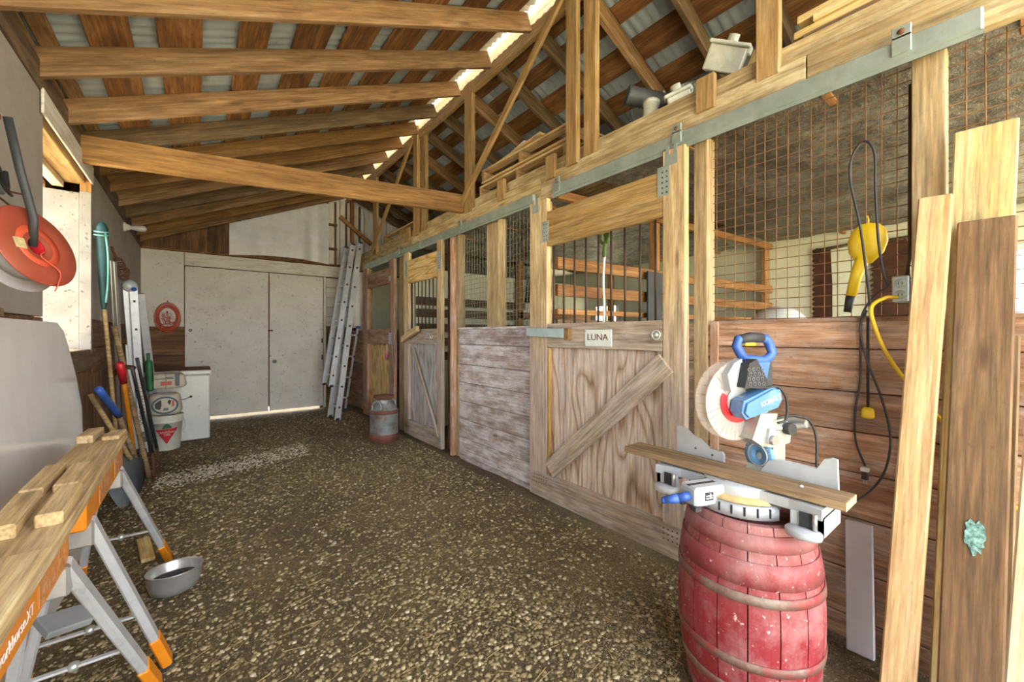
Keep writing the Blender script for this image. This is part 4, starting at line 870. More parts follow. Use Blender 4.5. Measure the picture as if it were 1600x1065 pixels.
# ---- loft clutter
dp = thing('drain_pipe', 'black corrugated drain pipe lying on the loft', 'pipe', (2.55, 1.5, 2.7))
pts = []; rad = []; A2, B2 = Vector((2.33, 1.70, 2.95)), Vector((2.72, 1.42, 2.86)); d2 = (B2 - A2).normalized()
prof = [(.058 + (.006 if k % 2 else 0), k * .012) for k in range(29)]
MB().lathe([(.048, .3), (.048, 0), (.058, 0)] + prof, 24, Matrix.Translation(A2) @ d2.to_track_quat('Z', 'Y').to_matrix().to_4x4()).build('pipe_wall', 'drain', dp)
MB().tube(spline([(2.38, 1.70, 2.86), (2.385, 1.69, 2.8), (2.39, 1.66, 2.68)]), [.016] * 12 + [.016], 10).build('small_pipe', 'drain', dp)
pc = thing('pipe_collar', 'short white plastic pipe collar on loft edge', 'pipe', (2.4, 1.53, 2.67)); MB().lathe([(.036, 0), (.046, 0), (.046, .09), (.052, .09), (.052, .115), (.044, .115), (.036, .0)], 24, Matrix.Translation((2.3, 1.5, 2.69)) @ Matrix.Rotation(R(8), 4, 'Y')).build('collar', 'pvc', pc)
bt = thing('broken_fitting', 'broken pale plastic fitting on loft beside drain pipe', 'fitting', (2.6, 1.5, 2.7))
v_ = MB().ball((2.66, 1.66, 3.02), (.06, .07, .045), 9); v_.v = [tuple(Vector(p) + Vector((noise.noise(Vector(p) * 25), noise.noise(Vector(p) * 25 + Vector((5, 0, 0))), noise.noise(Vector(p) * 25 + Vector((0, 7, 0))))) * .03) for p in v_.v]; v_.build('shell', 'pvc', bt)
MB().cyl((2.66, 1.66, 2.67), (2.66, 1.66, 3.0), .03, n=12).build('stem', 'pvc', bt)
def gutter_box(name, lab, loc, rot, sz, mat):
    g_ = thing(name, lab, 'box', loc); mx = Matrix.Translation(loc) @ Matrix.Rotation(R(rot[2]), 4, 'Z') @ Matrix.Rotation(R(rot[1]), 4, 'Y') @ Matrix.Rotation(R(rot[0]), 4, 'X'); a, b, c = sz
    m = MB().box((-a / 2, -b / 2, 0), (a / 2, b / 2, c), mx, ch=.006); m.build('body', mat, g_)
    MB().box((-a / 2 - .012, -b / 2 - .012, c), (a / 2 + .012, b / 2 + .012, c + .02), mx, ch=.006).build('flange', mat, g_)
    MB().lathe([(.03, c + .02), (.03, c + .06), (.022, c + .06), (.022, c + .02)], 16, mx).build('spout', mat, g_)
    for k in range(3): MB().box((-a / 2 + a * (k + .3) / 3, -b / 2 - .02, c * .8), (-a / 2 + a * (k + .6) / 3, -b / 2, c + .012), mx, ch=.004).build('clip', mat, g_)
gutter_box('plastic_box', 'large pale dusty plastic box tipped on loft junk', (2.46, 1.13, 2.86), (25, -25, 20), (.17, .2, .13), 'pvc')
gutter_box('plastic_box', 'grey plastic box under the pale one on loft', (2.53, 1.33, 2.78), (-25, -20, -20), (.16, .16, .09), 'galv')
gutter_box('plastic_box', 'small greenish plastic box at the loft edge', (2.32, 1.30, 2.685), (-15, -15, 30), (.1, .13, .07), 'pvc')
for (p, q_, w, lab) in (((2.42, 1.16, 2.70), (2.46, .96, 2.76), .12, 'short yellow board offcut at loft edge near post'), ((2.55, 1.02, 2.71), (2.58, .92, 2.95), .16, 'upright yellow offcut beside the loft post'), ((2.33, 1.2, 2.69), (2.33, .85, 2.69), .05, 'grey weathered strip lying on loft edge')):
    o = board('offcut', p, q_, w, .03, (-.8, 0, .6), 'lumber_yellow' if 'yellow' in lab else 'weathered'); tag(o, lab, 'board', 'offcuts on the loft edge')
for k, (x_, y0_, y1_, z_) in enumerate(((2.285, -.9, .66, 2.70), (2.30, -.7, .70, 2.74), (2.29, -.8, .62, 2.78), (2.315, -.5, .69, 2.82))):
    o = board('lumber_length', (x_, y0_, z_), (x_ + .02, y1_, z_), .085, .038, (.1, 0, 1), 'lumber_yellow' if k != 0 else 'weathered'); tag(o, 'stored lumber length on loft beside the near post, %s of the stack' % ['grey bottom piece', 'yellow second piece', 'yellow third piece', 'yellow top piece'][k], 'lumber', 'lumber stored on the loft')
for k in range(4):
    o = board('scrap_stick', (2.75 + .05 * k, .55 + .07 * k, 2.67), (2.72 + .05 * k, .5 + .08 * k, 3.02 + .02 * k), .06, .02, (-1, -.4, 0), 'weathered'); tag(o, 'upright grey slat leaning behind loft post, %s from the post' % ['first', 'second', 'third', 'fourth'][k], 'slat', 'slats behind the loft post')
def pallet(lab, y0_, y1_, z, x0_=2.26, x1_=3.2):
    p_ = thing('pallet', lab, 'pallet', (x0_, y0_, z), 'pallets on the loft')
    for zz in (z + .012, z + .125):
        n_ = 6
        for k in range(n_): x_ = x0_ + .05 + (x1_ - x0_ - .1) * k / (n_ - 1); board('deck_board', (x_, y0_, zz), (x_, y1_, zz), .095, .02, (0, 0, 1), 'lumber', p_)
    for yy in (y0_ + .03, (y0_ + y1_) / 2, y1_ - .03): board('stringer', (x0_, yy, z + .068), (x1_, yy, z + .068), .09, .04, (0, 1, 0), 'stud', p_)
pallet('upper wooden pallet on loft between the double posts', 2.16, 3.40, 2.82); pallet('lower wooden pallet on loft behind the header', 2.2, 3.44, 2.67); pallet('far wooden pallet on loft beyond the tie beam', 4.86, 6.1, 2.68)
for (p, q_, w, lab) in (((2.3, 2.5, 2.985), (2.4, 3.55, 2.985), .1, 'loose plank lying on the upper pallet'), ((2.35, 2.75, 3.022), (2.5, 3.5, 3.022), .12, 'grey loose plank on top of pallet stack'), ((2.3, 3.7, 2.69), (2.32, 4.5, 2.69), .14, 'short plank on loft behind tie beam end')):
    o = board('loose_plank', p, q_, w, .022, (0, 0, 1), 'lumber' if 'grey' not in lab else 'white_board'); tag(o, lab, 'board')

# ---- foil-backed sheet on the gable
vs = []; n1, n2 = 30, 18
for j in range(n2 + 1):
    for i in range(n1 + 1):
        u, v = i / n1, j / n2; x_ = .4 + 1.47 * u; top = min(zb(x_) + .02, 3.66); z_ = 2.565 + (top - 2.565) * v + (.05 * math.sin(u * 3) * (1 - v))
        y_ = D - .035 - .02 * math.sin(u * 2.2 + .4) - .022 * noise.noise((x_ * 2.5, 0, z_)) - (.03 * math.exp(-((x_ - 1.45) / .05) ** 2)) - (.02 * math.exp(-((x_ - 1.7) / .06) ** 2)); vs.append((x_, y_, z_))
k = len(vs); vs += [(a, b + .004, c) for a, b, c in vs]; fs = []
for j in range(n2):
    for i in range(n1): a = j * (n1 + 1) + i; q = (a, a + 1, a + n1 + 2, a + n1 + 1); fs += [q, tuple(k + e for e in q[::-1])]
o = MB().add(vs, fs, True).build('white_tarp', 'tarp'); tag(o, 'white tarp sheet nailed across the far gable', 'tarp')

# ---- far right corner: ladders
def ladder(name, lab, f0, f1, t0, t1, rungs, rail=(.06, .025), mat='alu', blue=False, extra=None):
    f0, f1, t0, t1 = map(Vector, (f0, f1, t0, t1)); L_ = thing(name, lab, 'ladder', tuple(f0)); n_ = (t0 - f0).cross(f1 - f0).normalized(); ac = (f1 - f0).normalized()
    for f, tt in ((f0, t0), (f1, t1)):
        r_ = board('rail', f, tt, rail[0], rail[1], ac, mat, L_, ch=.004)
        fo = MB().cyl(f + Vector((0, 0, .03)), f, .03, .034, 10); fo.build('foot', 'black_rubber', r_)
        ca = frame(f, tt, ac); c_ = MB().box((-.03, -.034, -.016), (.004, .034, .016), Matrix.Translation(tt - WM[r_].translation) @ ca.to_3x3().to_4x4()); c_.build('end_cap', 'blue_grip' if blue else 'black_rubber', r_, Matrix.Translation(WM[r_].translation), local=True)
    for k in range(rungs):
        u = (k + .6) / rungs; a, b = f0.lerp(t0, u), f1.lerp(t1, u); rg_ = MB().cyl(a - ac * .016, b + ac * .016, .015, n=10).build('rung', mat, L_)
        for e_, sg_ in ((a, -1), (b, 1)): MB().cyl(e_ + ac * sg_ * .015, e_ + ac * sg_ * .019, .017, n=8).build('rung_end', 'bar_iron', rg_)
    return L_
ladder('extension_ladder', 'tall aluminium extension ladder leaning in far corner', (1.69, 6.5, 0), (1.67, 6.84, 0), (2.10, 6.72, 2.82), (2.08, 7.06, 2.82), 9, (.085, .03))
ladder('ladder_fly_section', 'upper sliding section strapped behind the extension ladder', (1.63, 6.62, .5), (1.61, 6.96, .5), (2.02, 6.83, 2.80), (2.0, 7.14, 2.80), 8, (.085, .03))
ladder('short_ladder', 'slim aluminium ladder with blue caps beside the extension ladder', (2.02, 7.28, 0), (1.9, 7.5, 0), (2.11, 6.86, 1.44), (2.0, 7.06, 1.44), 4, (.04, .02), blue=True)
# ---- milk can
mc = thing('milk_can', 'old grey rusty milk can by farthest stall door', 'can', (1.83, 4.92, 0)); T_ = Matrix.Translation((1.83, 4.92, -.008))
MB().lathe([(0, 0), (.165, 0), (.17, .02), (.168, .35), (.172, .36), (.172, .375), (.165, .385), (.15, .40), (.10, .465), (.092, .48), (.092, .52), (.085, .52), (.0, .52)], 32, T_).build('body', 'can_grey', mc)
MB().lathe([(.171, 0), (.176, .004), (.176, .09), (.171, .1)], 32, T_).build('base_band', 'can_rust', mc)
MB().lathe([(.171, .345), (.177, .352), (.177, .385), (.168, .39)], 32, T_).build('shoulder_band', 'can_rust', mc)
MB().lathe([(.0, .545), (.115, .548), (.125, .56), (.12, .545), (.11, .525), (.09, .515)], 30, T_).build('lid', 'can_rust', mc)
for sgn, aa in ((1, R(215)), (-1, R(35))):
    u = Vector((math.cos(aa), math.sin(aa), 0)); w_ = Vector((-math.sin(aa), math.cos(aa), 0)); c0 = Vector((1.83, 4.92, -.008))
    MB().tube(spline([c0 + u * .155 + w_ * -.06 + Vector((0, 0, .40)), c0 + u * .15 + w_ * -.055 + Vector((0, 0, .47)), c0 + u * .14 + Vector((0, 0, .50)), c0 + u * .15 + w_ * .055 + Vector((0, 0, .47)), c0 + u * .155 + w_ * .06 + Vector((0, 0, .40))]), .013, 8).build('handle', 'can_grey', mc)

# ---- freezer, pail, bags
fr = thing('chest_freezer', 'white chest freezer with brown lid top and chips', 'freezer', (-.05, 6.65, 0))
MB().box((-.5, 6.36, .0), (.128, 6.95, .80), ch=.012).build('cabinet', 'enamel', fr); ld = MB().box((-.51, 6.345, .803), (.138, 6.96, .862), ch=.014).build('lid', 'enamel', fr)
MB().box((-.51, 6.35, .862), (.135, 6.955, .872)).build('lid_top', 'rust', ld); MB().box((.12, 6.335, .80), (.142, 6.35, .86), ch=.003).build('corner', 'white_plastic', ld)
MB().lathe([(0, .016), (.012, .014), (.014, 0)], 12, Matrix.Translation((-.06, 6.359, .54)) @ Matrix.Rotation(R(90), 4, 'X')).build('lock', 'bar_iron', fr)
MB().tube(spline([(-.06, 6.345, .54), (-.13, 6.335, .515), (-.2, 6.33, .52)]), .004, 6).build('lock_cord', 'bar_iron', fr)
pa = thing('pail', 'white plastic pail with red triangle emblem under feed bags', 'pail', (-.275, 6.1, 0)); T_ = Matrix.Translation((-.275, 6.1, -.008))
MB().lathe([(0, 0), (.115, 0), (.12, .01), (.14, .31), (.147, .31), (.147, .325), (.142, .33), (.149, .345), (.149, .36), (.143, .365), (.149, .375), (.15, .395), (.142, .4), (.13, .39)], 32, T_).build('body', 'pail', pa)
vd = Vector((-.275, 6.1, 0)).normalized(); ex = Vector((vd.y, -vd.x, 0)); up = Vector((0, 0, 1))
def onpail(pts, name, mat, r_off):
    """flat emblem wrapped on the pail"""
    vs = []
    for (u, z_) in pts:
        r_ = .12 + .02 * z_ / .3 + r_off; an_ = u / .132; vs.append(Vector((-.275, 6.1, z_)) - vd * r_ * math.cos(an_) + ex * r_ * math.sin(an_))
    return vs
def wrapped(poly, name, mat, off):
    """subdivide a convex polygon into strips so that it follows the curve"""
    us = [p[0] for p in poly]; n_ = 14; vs = []; fs = []; u0, u1 = min(us), max(us)
    for i in range(n_ + 1):
        u = u0 + (u1 - u0) * min(max(i / n_, .001), .999); zs = []
        for a, b in zip(poly, poly[1:] + poly[:1]):
            if (a[0] - u) * (b[0] - u) <= 0 and a[0] != b[0]: zs.append(a[1] + (b[1] - a[1]) * (u - a[0]) / (b[0] - a[0]))
        vs += onpail([(u, min(zs)), (u, max(zs))], name, mat, off)
        if i: k = 2 * i; fs.append((k - 2, k, k + 1, k - 1))
    return MB().add(vs, fs, True).build(name, mat, pa)
wrapped([(-.10, .235), (.10, .245), (0, .07)], 'red_triangle', 'red', .0025)
lf_ = wrapped([(-.045, .245), (-.02, .285), (0, .30), (.02, .288), (.045, .248)], 'green_leaf', 'green', .003)
for body_, z_, s_ in (('CANADIAN', .205, .032), ('TIRE', .175, .03)): text('lettering', body_, s_, 'white_print', pa, axes(Vector((-.275, 6.1, z_)) - vd * .1395, ex, up), .0008)
MB().tube(spline([Vector((-.275, 6.1, .33)) + ex * .15, Vector((-.275, 6.1, .24)) + ex * .165 - vd * .02, Vector((-.275, 6.1, .2)) + ex * .13 - vd * .09]), .003, 6).build('bail_handle', 'steel', pa)
def bag(name, lab, c, sz, mat, seed):
    b_ = thing(name, lab, 'bag', (c[0], c[1], c[2] - sz[2])); m = MB(); n_ = 18; vs = []; R3 = axes(c, ex, up)
    for i in range(n_ + 1):
        for j in range(n_):
            th, ph = math.pi * i / n_, 2 * math.pi * j / n_
            e = lambda t_, p_: math.copysign(abs(t_) ** p_, t_)
            q = Vector((e(math.sin(th), .45) * e(math.cos(ph), .5) * sz[0], e(math.cos(th), .45) * sz[2], e(math.sin(th), .45) * e(math.sin(ph), .8) * sz[1]))
            q += Vector((noise.noise(q * 7 + Vector((seed, 0, 0))), noise.noise(q * 7 + Vector((0, seed, 0))), noise.noise(q * 9 + Vector((0, 0, seed))))) * .022; vs.append(R3 @ q)
    m.add(vs, [(i * n_ + j, i * n_ + (j + 1) % n_, (i + 1) * n_ + (j + 1) % n_, (i + 1) * n_ + j) for i in range(n_) for j in range(n_)], True); m.build('sack_body', mat, b_); return b_, R3
b1, R1 = bag('feed_bag', 'feed bag with round blue cow emblem on the pail', (-.29, 6.12, .505), (.15, .10, .125), 'paper_bag', 3)
rr = Matrix.Translation((0, 0, .118)) @ Matrix.Rotation(R(-4), 4, 'X')
for poly, nm, mt, off in (([( .118 * math.cos(a * .2618), .098 * math.sin(a * .2618)) for a in range(24)], 'emblem_ring', 'bag_blue', 0), ([( .1 * math.cos(a * .2618), .08 * math.sin(a * .2618)) for a in range(24)], 'emblem_field', 'paper_bag', .002)):
    m = MB().prism(poly, -.012 + off, off, 2); m.v = [tuple(R1 @ rr @ Vector(v)) for v in m.v]; m.build(nm, mt, b1)
for poly, mt in (([(-.085, -.03), (-.045, -.05), (-.03, .0), (-.035, .06), (-.06, .05), (-.09, .02)], 'bag_black'), ([(.03, .06), (.055, .05), (.04, .0), (.02, .03)], 'bag_black'), ([(-.02, -.06), (.03, -.06), (.03, -.03), (-.01, -.028)], 'bag_grey'), ([(.055, -.02), (.08, -.01), (.08, .045), (.06, .05)], 'bag_red')):
    m = MB().prism(poly, 0, .0035, 2); m.v = [tuple(R1 @ rr @ Vector(v)) for v in m.v]; m.build('emblem_patch', mt, b1)
b2, R2 = bag('feed_bag', 'paper feed bag with red print lying on the cow emblem bag', (-.27, 6.15, .768), (.165, .11, .095), 'paper_bag', 8)
for x0_, x1_, z0_, z1_, mt in ((-.06, .035, -.04, .0, 'bag_red'), (.07, .105, -.05, .085, 'bag_grey'), (-.11, .06, .03, .036, 'bag_grey'), (-.02, .045, .045, .053, 'bag_grey'), (-.015, -.01, -.09, .09, 'paper_brown')):
    m = MB().box((x0_, z0_, .10), (x1_, z1_, .128)); m.v = [tuple(R2 @ Vector(v)) for v in m.v]; m.build('print_patch', mt, b2)
gb = thing('green_sleeve', 'green cloth sleeve hanging beside folded ladder', 'cloth', (-.42, 6.15, .6)); MB().tube(spline([(-.425, 5.96, 1.1), (-.418, 5.96, .95), (-.41, 5.96, .78), (-.405, 5.96, .68)]), [.015] * 4 + [.035] * 8 + [.03] * 6 + [.02], 10).build('fabric', 'green', gb)

# ---- red cord hank on far wall
hk = thing('red_cord_hank', 'red oval coil of cord hanging on white far wall', 'cord', (-.34, D - .03, 1.3))
for k in range(11):
    rr_ = .098 + .0048 * k + rnd(-.004, .004); MB().tube([Vector((-.34 + rr_ * math.cos(a) * (1 + .03 * math.sin(a * 3 + k)), D - .02 - .004 * (k % 3) - .01 * rnd(0, 1), 1.575 + (rr_ * 1.5) * math.sin(a) - .02)) for a in [i * .2094 for i in range(30)]], .0034, 6, True).build('loop', 'red_coil', hk)
m = MB()
for k in range(16):
    a, b = rnd(0, 6.28), rnd(0, 6.28); m.tube(spline([(-.34 + .085 * math.cos(a), D - .015, 1.53 + .12 * math.sin(a)), (-.34 + rnd(-.05, .05), D - .02, 1.5 + rnd(-.08, .06)), (-.34 + .085 * math.cos(b), D - .015, 1.53 + .12 * math.sin(b))], 4), .0025, 4)
m.build('tangle', 'red_coil', hk)
MB().cyl((-.34, D, 1.79), (-.34, D - .05, 1.8), .006, n=6).build('nail', 'bar_iron', hk)

# ---- left wall: folded ladder and long tools
vl = thing('folding_ladder', 'folded aluminium hinge ladder with VULCAN LADDER sticker', 'ladder', (-.5, 6.0, 0))
def leanbar(name, p, q, w, t_, n_, mat, par): return board(name, p, q, w, t_, n_, mat, par, ch=.004)
vr = []; fv = (.3, -.95, 0)
for (p, q_) in (((-.527, 6.0, .62), (-.592, 5.9, 1.80)), ((-.462, 6.0, .0), (-.54, 5.88, 1.82)), ((-.40, 6.32, .5), (-.49, 5.99, 1.75)), ((-.52, 6.03, .0), (-.575, 5.95, 1.2))): vr.append(leanbar('rail', p, q_, .072, .028, fv, 'alu', vl))
hv = Vector((.62, .78, 0))
MB().lathe([(0, -.03), (.058, -.03), (.062, -.02), (.062, .02), (.058, .03), (0, .03)], 24, axes((-.565, 5.885, 1.82), (1, .3, 0), (0, 0, 1))).build('hinge_disc', 'tool_grey', vl)
MB().lathe([(0, -.035), (.022, -.035), (.022, .035), (0, .035)], 18, axes((-.535, 5.875, 1.785), (1, .3, 0), (0, 0, 1))).build('hinge_knob', 'blue_grip', vl)
for z_ in (.25, .5, .78, 1.05, 1.35, 1.6):
    u = z_ / 1.8; c_ = Vector((-.462, 6.0, 0)).lerp(Vector((-.54, 5.88, 1.82)), u); MB().cyl(c_, c_ + Vector((0, .33, 0)), .013, n=8).build('rung', 'alu', vl)
fa = Vector((-.462, 6.0, 0)); fb = Vector((-.54, 5.88, 1.82)); nf = Vector((.3, -.95, 0)); fd = (fb - fa).normalized(); nf = (nf - fd * nf.dot(fd)).normalized()
for z_ in (1.0, 1.36, 1.66): MB().box((-.01, -.012, 0), (.01, .012, .0012), axes(fa.lerp(fb, z_ / 1.82) + nf * .0142, fd.cross(nf), fd)).build('rivet_plate', 'black_rubber', vl)
ln = frame(fa, fb, nf)
st_ = MB().box((-.31, -.032, 0), (.31, .032, .001), Matrix.Translation(fa.lerp(fb, .27) + nf * .0145) @ ln.to_3x3().to_4x4()).build('sticker', 'white_plastic', vl)
text('lettering', 'VULCAN', .07, 'bag_red', vl, axes(fa.lerp(fb, .375) + nf * .0165, -fd, nf.cross(-fd)), .0006, .85); text('lettering', 'LADDER', .07, 'bag_black', vl, axes(fa.lerp(fb, .235) + nf * .0165, -fd, nf.cross(-fd)), .0006, .85)
MB().box((-.06, -.026, 0), (.06, .026, .001), Matrix.Translation(fa.lerp(fb, .10) + nf * .0145) @ ln.to_3x3().to_4x4()).build('safety_label', 'bag_grey', vl)
for f_ in ((-.462, 6.0, .0), (-.52, 6.03, 0)): MB().cyl(Vector(f_) - Vector((0, 0, .01)), Vector(f_) + Vector((0, 0, .05)), .03, .026, 10).build('foot', 'black_rubber', vl)
def pole(th, name, p, q, r, mat, r2=None): return MB().tube([Vector(p).lerp(Vector(q), k / 6) for k in range(7)], [r + ((r2 or r) - r) * k / 6 for k in range(7)], 10).build(name, mat, th)
um = thing('folded_umbrella', 'folded teal umbrella on a wooden pole by window', 'umbrella', (-.53, 4.85, 0))
pole(um, 'pole', (-.52, 4.85, -.01), (-.575, 4.42, 1.6), .014, 'handle_wood')
v_ = MB().lathe([(.014, 0), (.02, .05), (.027, .25), (.033, .5), (.036, .62), (.02, .66), (.0, .67)], 16, Matrix.Translation((-.573, 4.44, 1.5)) @ Matrix.Rotation(R(8), 4, 'X')); v_.v = [tuple(Vector(p) + Vector((0, noise.noise(Vector(p) * 30), 0)) * .008) for p in v_.v]; v_.build('canopy', 'teal', um)
for k in range(2): MB().tube(arc((-.573, 4.345, 2.06 + .025 * k), .040, 0, 6.28, 14, (1, 0, 0), (0, 1, .25)), .006, 6).build('rib_wrap', 'teal_pale', um)
MB().tube(spline([(-.55, 4.33, 2.08), (-.54, 4.36, 1.9), (-.545, 4.39, 1.7), (-.558, 4.41, 1.55)]), .007, 6).build('tie_strap', 'teal_pale', um)
MB().tube([(-.62, 4.4, 2.05), (-.6, 4.36, 2.04)], .005, 6).build('hook', 'steel', um)
rb = thing('metal_stakes', 'two grey metal stakes leaning between umbrella and ladder', 'stake', (-.55, 5.25, 0)); 
for dx in (0, .03): board('stake', (-.56 + dx, 5.3 + dx * 2, .0), (-.59 + dx * .5, 4.92 + dx * 2, 1.95), .03, .012, (.8, -.6, 0), 'steel', rb)
pi = thing('pickaxe', 'pickaxe with brown wooden handle leaning on left wall', 'pickaxe', (-.34, 4.98, 0)); pole(pi, 'handle', (-.345, 4.96, -.01), (-.57, 4.9, 1.38), .019, 'handle_wood', .022)
hd_ = Vector((-.345, 4.96, 0)).lerp(Vector((-.57, 4.9, 1.38)), .72); MB().tube(spline([hd_ + Vector((-.06, -.28, -.05)), hd_ + Vector((-.02, -.12, .01)), hd_ + Vector((.02, 0, .02)), hd_ + Vector((.05, .2, 0))]), [.008] + [.02] * 17 + [.012], 8).build('head', 'rust', pi)
sg = thing('splitting_maul', 'maul with yellow handle and red head by left wall', 'axe', (-.45, 5.22, 0)); pole(sg, 'handle', (-.45, 5.2, -.01), (-.488, 4.65, .95), .017, 'orange_paint'); MB().tube([(-.486, 4.68, .9), (-.492, 4.61, 1.0), (-.497, 4.56, 1.07)], [.024, .03, .024], 10).build('head', 'red', sg)
for k, (f_, t_, lab) in enumerate((((-.325, 4.92, -.01), (-.42, 4.51, 1.04), 'black handled fork leaning nearest to pickaxe'), ((-.30, 5.1, -.01), (-.41, 4.74, 1.10), 'second black handled tool leaning behind the fork'))):
    tl = thing('garden_fork', lab, 'tool', f_, 'black handled tools on left wall'); pole(tl, 'shaft', Vector(f_) + Vector((0, 0, .22)) + (Vector(t_) - Vector(f_)) * .0, t_, .013, 'black')
    for d_ in (-.05, 0, .05): MB().tube([Vector(f_) + Vector((0, d_ * .3, .24)), Vector(f_) + Vector((.01, d_, .16)), Vector(f_) + Vector((.02, d_, .0))], .007, 6).build('tine', 'rust', tl)
sv = thing('shovel', 'grey shovel with blue grip leaning on left wall', 'shovel', (-.36, 4.58, 0)); pole(sv, 'shaft', (-.375, 4.5, .2), (-.475, 4.3, .68), .017, 'weathered'); pole(sv, 'grip', (-.475, 4.3, .68), (-.53, 3.9, .93), .024, 'blue_grip')
def blade_shape(name, mx, mat, par, s=1):
    vs = []; n_ = 10
    for j in range(n_ + 1):
        v = j / n_; w = .12 * (1 - max(0, v - .45) ** 1.7 * 2.4) * s
        for i in range(9): u = i / 4 - 1; vs.append(mx @ Vector((u * w, -.28 * v * s, (.035 * u * u + .02 * v) * s)))
    k = len(vs); vs += [v - mx.to_3x3() @ Vector((0, 0, .003)) for v in vs]; fs = []
    for j in range(n_):
        for i in range(8): a = j * 9 + i; q = (a, a + 1, a + 10, a + 9); fs += [q, tuple(k + e for e in q[::-1])]
    return MB().add(vs, fs, True).build(name, mat, par)
blade_shape('blade', axes((-.378, 4.48, .27), (.6, -.8, 0), (-.12, .08, .6)), 'rust', sv, .95)
s2 = thing('scoop_shovel', 'wide grey scoop shovel blade standing behind far trestle leg', 'shovel', (-.4, 3.9, 0)); blade_shape('blade', axes((-.40, 4.25, .36), (.7, -.7, 0), (-.25, .2, .75)), 'bag_grey', s2, 1.35); pole(s2, 'shaft', (-.40, 4.25, .34), (-.60, 4.10, .88), .016, 'handle_wood')
cs = thing('spring_coil', 'rusty coil spring hanging on hook above folded ladder', 'spring', (-.6, 5.5, 1.9))
MB().tube([Vector((-.59, 5.3 + .022 * k / 3, 2.0 - .006 * k / 3)) + Vector((math.cos(k * .8), 0, math.sin(k * .8))) * (.032 + .012 * math.sin(k * .05)) for k in range(60)], .0055, 6).build('coil', 'rust', cs)
MB().tube(spline([(-.6, 5.73, 1.91), (-.58, 5.78, 1.9), (-.565, 5.82, 1.95), (-.575, 5.79, 1.99), (-.6, 5.74, 1.97)]), .01, 6).build('hook', 'rust', cs); MB().tube([(-.63, 5.25, 2.12), (-.6, 5.3, 2.02)], .01, 6).build('hanger', 'rust', cs)
lh = thing('lamp_holder', 'white porcelain lamp holder with bulb high on left wall', 'lamp', (L, 6.1, 2.48)); Tm = axes((L, 6.1, 2.485), (0, 1, 0), (0, 0, 1)) @ Matrix.Rotation(R(0), 4, 'X')
MB().lathe([(.0, 0), (.05, 0), (.052, .012), (.035, .025), (.03, .05), (.024, .055)], 20, axes((L, 6.1, 2.485), (0, 1, 0), (0, 0, 1))).build('base', 'white_plastic', lh)
plain('bulb', ('b8b4bc', 'cac8cc'), .25)
MB().lathe([(.02, .055), (.024, .08), (.034, .12), (.036, .15), (.028, .18), (.0, .195)], 18, axes((L, 6.1, 2.485), (0, 1, 0), (0, 0, 1))).build('bulb', 'bulb', lh)

# ---- big glossy white panel leaning on the left wall
edge = [(3.24, 1.375), (3.36, 1.33), (3.44, 1.24), (3.56, 1.05), (3.63, .86), (3.58, .66), (3.54, .5), (3.5, .3), (3.45, .12), (3.42, .0)]
vs = []; n_ = 20
for (ye, z_) in edge:
    for i in range(n_ + 1):
        y_ = -.6 + (ye + .6) * i / n_; vs.append((-.598 + .075 * (1 - z_ / 1.37) + .012 * math.sin(y_ * 2.1) * (1 - z_ / 1.37), y_, z_ - .008))
k = len(vs); vs += [(a - .012, b, c) for a, b, c in vs]; fs = []
for j in range(len(edge) - 1):
    for i in range(n_): a = j * (n_ + 1) + i; q = (a, a + 1, a + n_ + 2, a + n_ + 1); fs += [q, tuple(k + e for e in q[::-1])]
    a = j * (n_ + 1) + n_; fs.append((a, a + k, a + k + n_ + 1, a + n_ + 1))
fs += [(i, k + i, k + i + 1, i + 1) for i in range(n_)]
o = MB().add(vs, fs, False).build('body_sheet', 'gloss_white'); tag(o, 'large glossy white panel with curved edge leaning on left wall', 'sheet')
o = board('ledge_strip', (-.618, -.6, 1.388), (-.618, 2.5, 1.388), .034, .03, (1, 0, 0), 'weathered'); o.parent = wl; o.matrix_basis = WM[wl].inverted() @ WM[o]
# ---- wire spool hanging on the left
KS = .57; spc = Vector((-.45, 2.05, 1.583)); sa_ = Vector((.78, -.42, .28)).normalized(); mxs = Matrix.Translation(spc) @ sa_.to_track_quat('Z', 'Y').to_matrix().to_4x4() @ Matrix.Scale(KS, 4)
sp = thing('wire_spool', 'orange-red cable spool with clear wire hanging on left wall', 'spool', tuple(spc))
def SPB(prof, name, mat): return MB().lathe(prof, 48, mxs).build(name, mat, sp)
SPB([(.05, .06), (.058, .064), (.15, .07), (.235, .066), (.24, .06), (.235, .055), (.05, .05)], 'front_flange', 'red_spool'); SPB([(.05, -.06), (.235, -.066), (.24, -.06), (.235, -.055), (.05, -.05)], 'rear_flange', 'spool_grey')
SPB([(.052, .056), (.045, .03), (.045, -.06), (.05, -.06)], 'core', 'red'); SPB([(.06, .05), (.17, .05), (.175, .0), (.17, -.05), (.06, -.05)], 'wire_winding', 'spool_grey')
SPB([(.085, .0672), (.125, .0695), (.125, .0705), (.085, .0682)], 'hub_ring', 'red_coil')
m = MB().box((-.135, -.03, .066), (-.075, .03, .0712), mxs); m.build('paper_label', 'lumber_yellow', sp)
MB().tube(spline([mxs @ Vector((.02, -.03, .075)), mxs @ Vector((-.02, -.07, .08)), mxs @ Vector((.05, -.15, .09)), mxs @ Vector((.03, -.22, .08)), mxs @ Vector((.01, -.27, .06))]), .002, 6).build('loose_wire', 'red_coil', sp)
MB().tube([spc + Vector((.02, -.015, .01)), spc + Vector((.025, -.03, .1)), spc + Vector((.0, -.05, .25)), spc + Vector((-.022, -.065, .405))], .011, 8, flat=.5).build('hanging_strap', 'black_rubber', sp)
cbn = thing('cable_bundle', 'tangled bundle of dark cables above the wire spool', 'cable', (-.55, 1.95, 1.95))
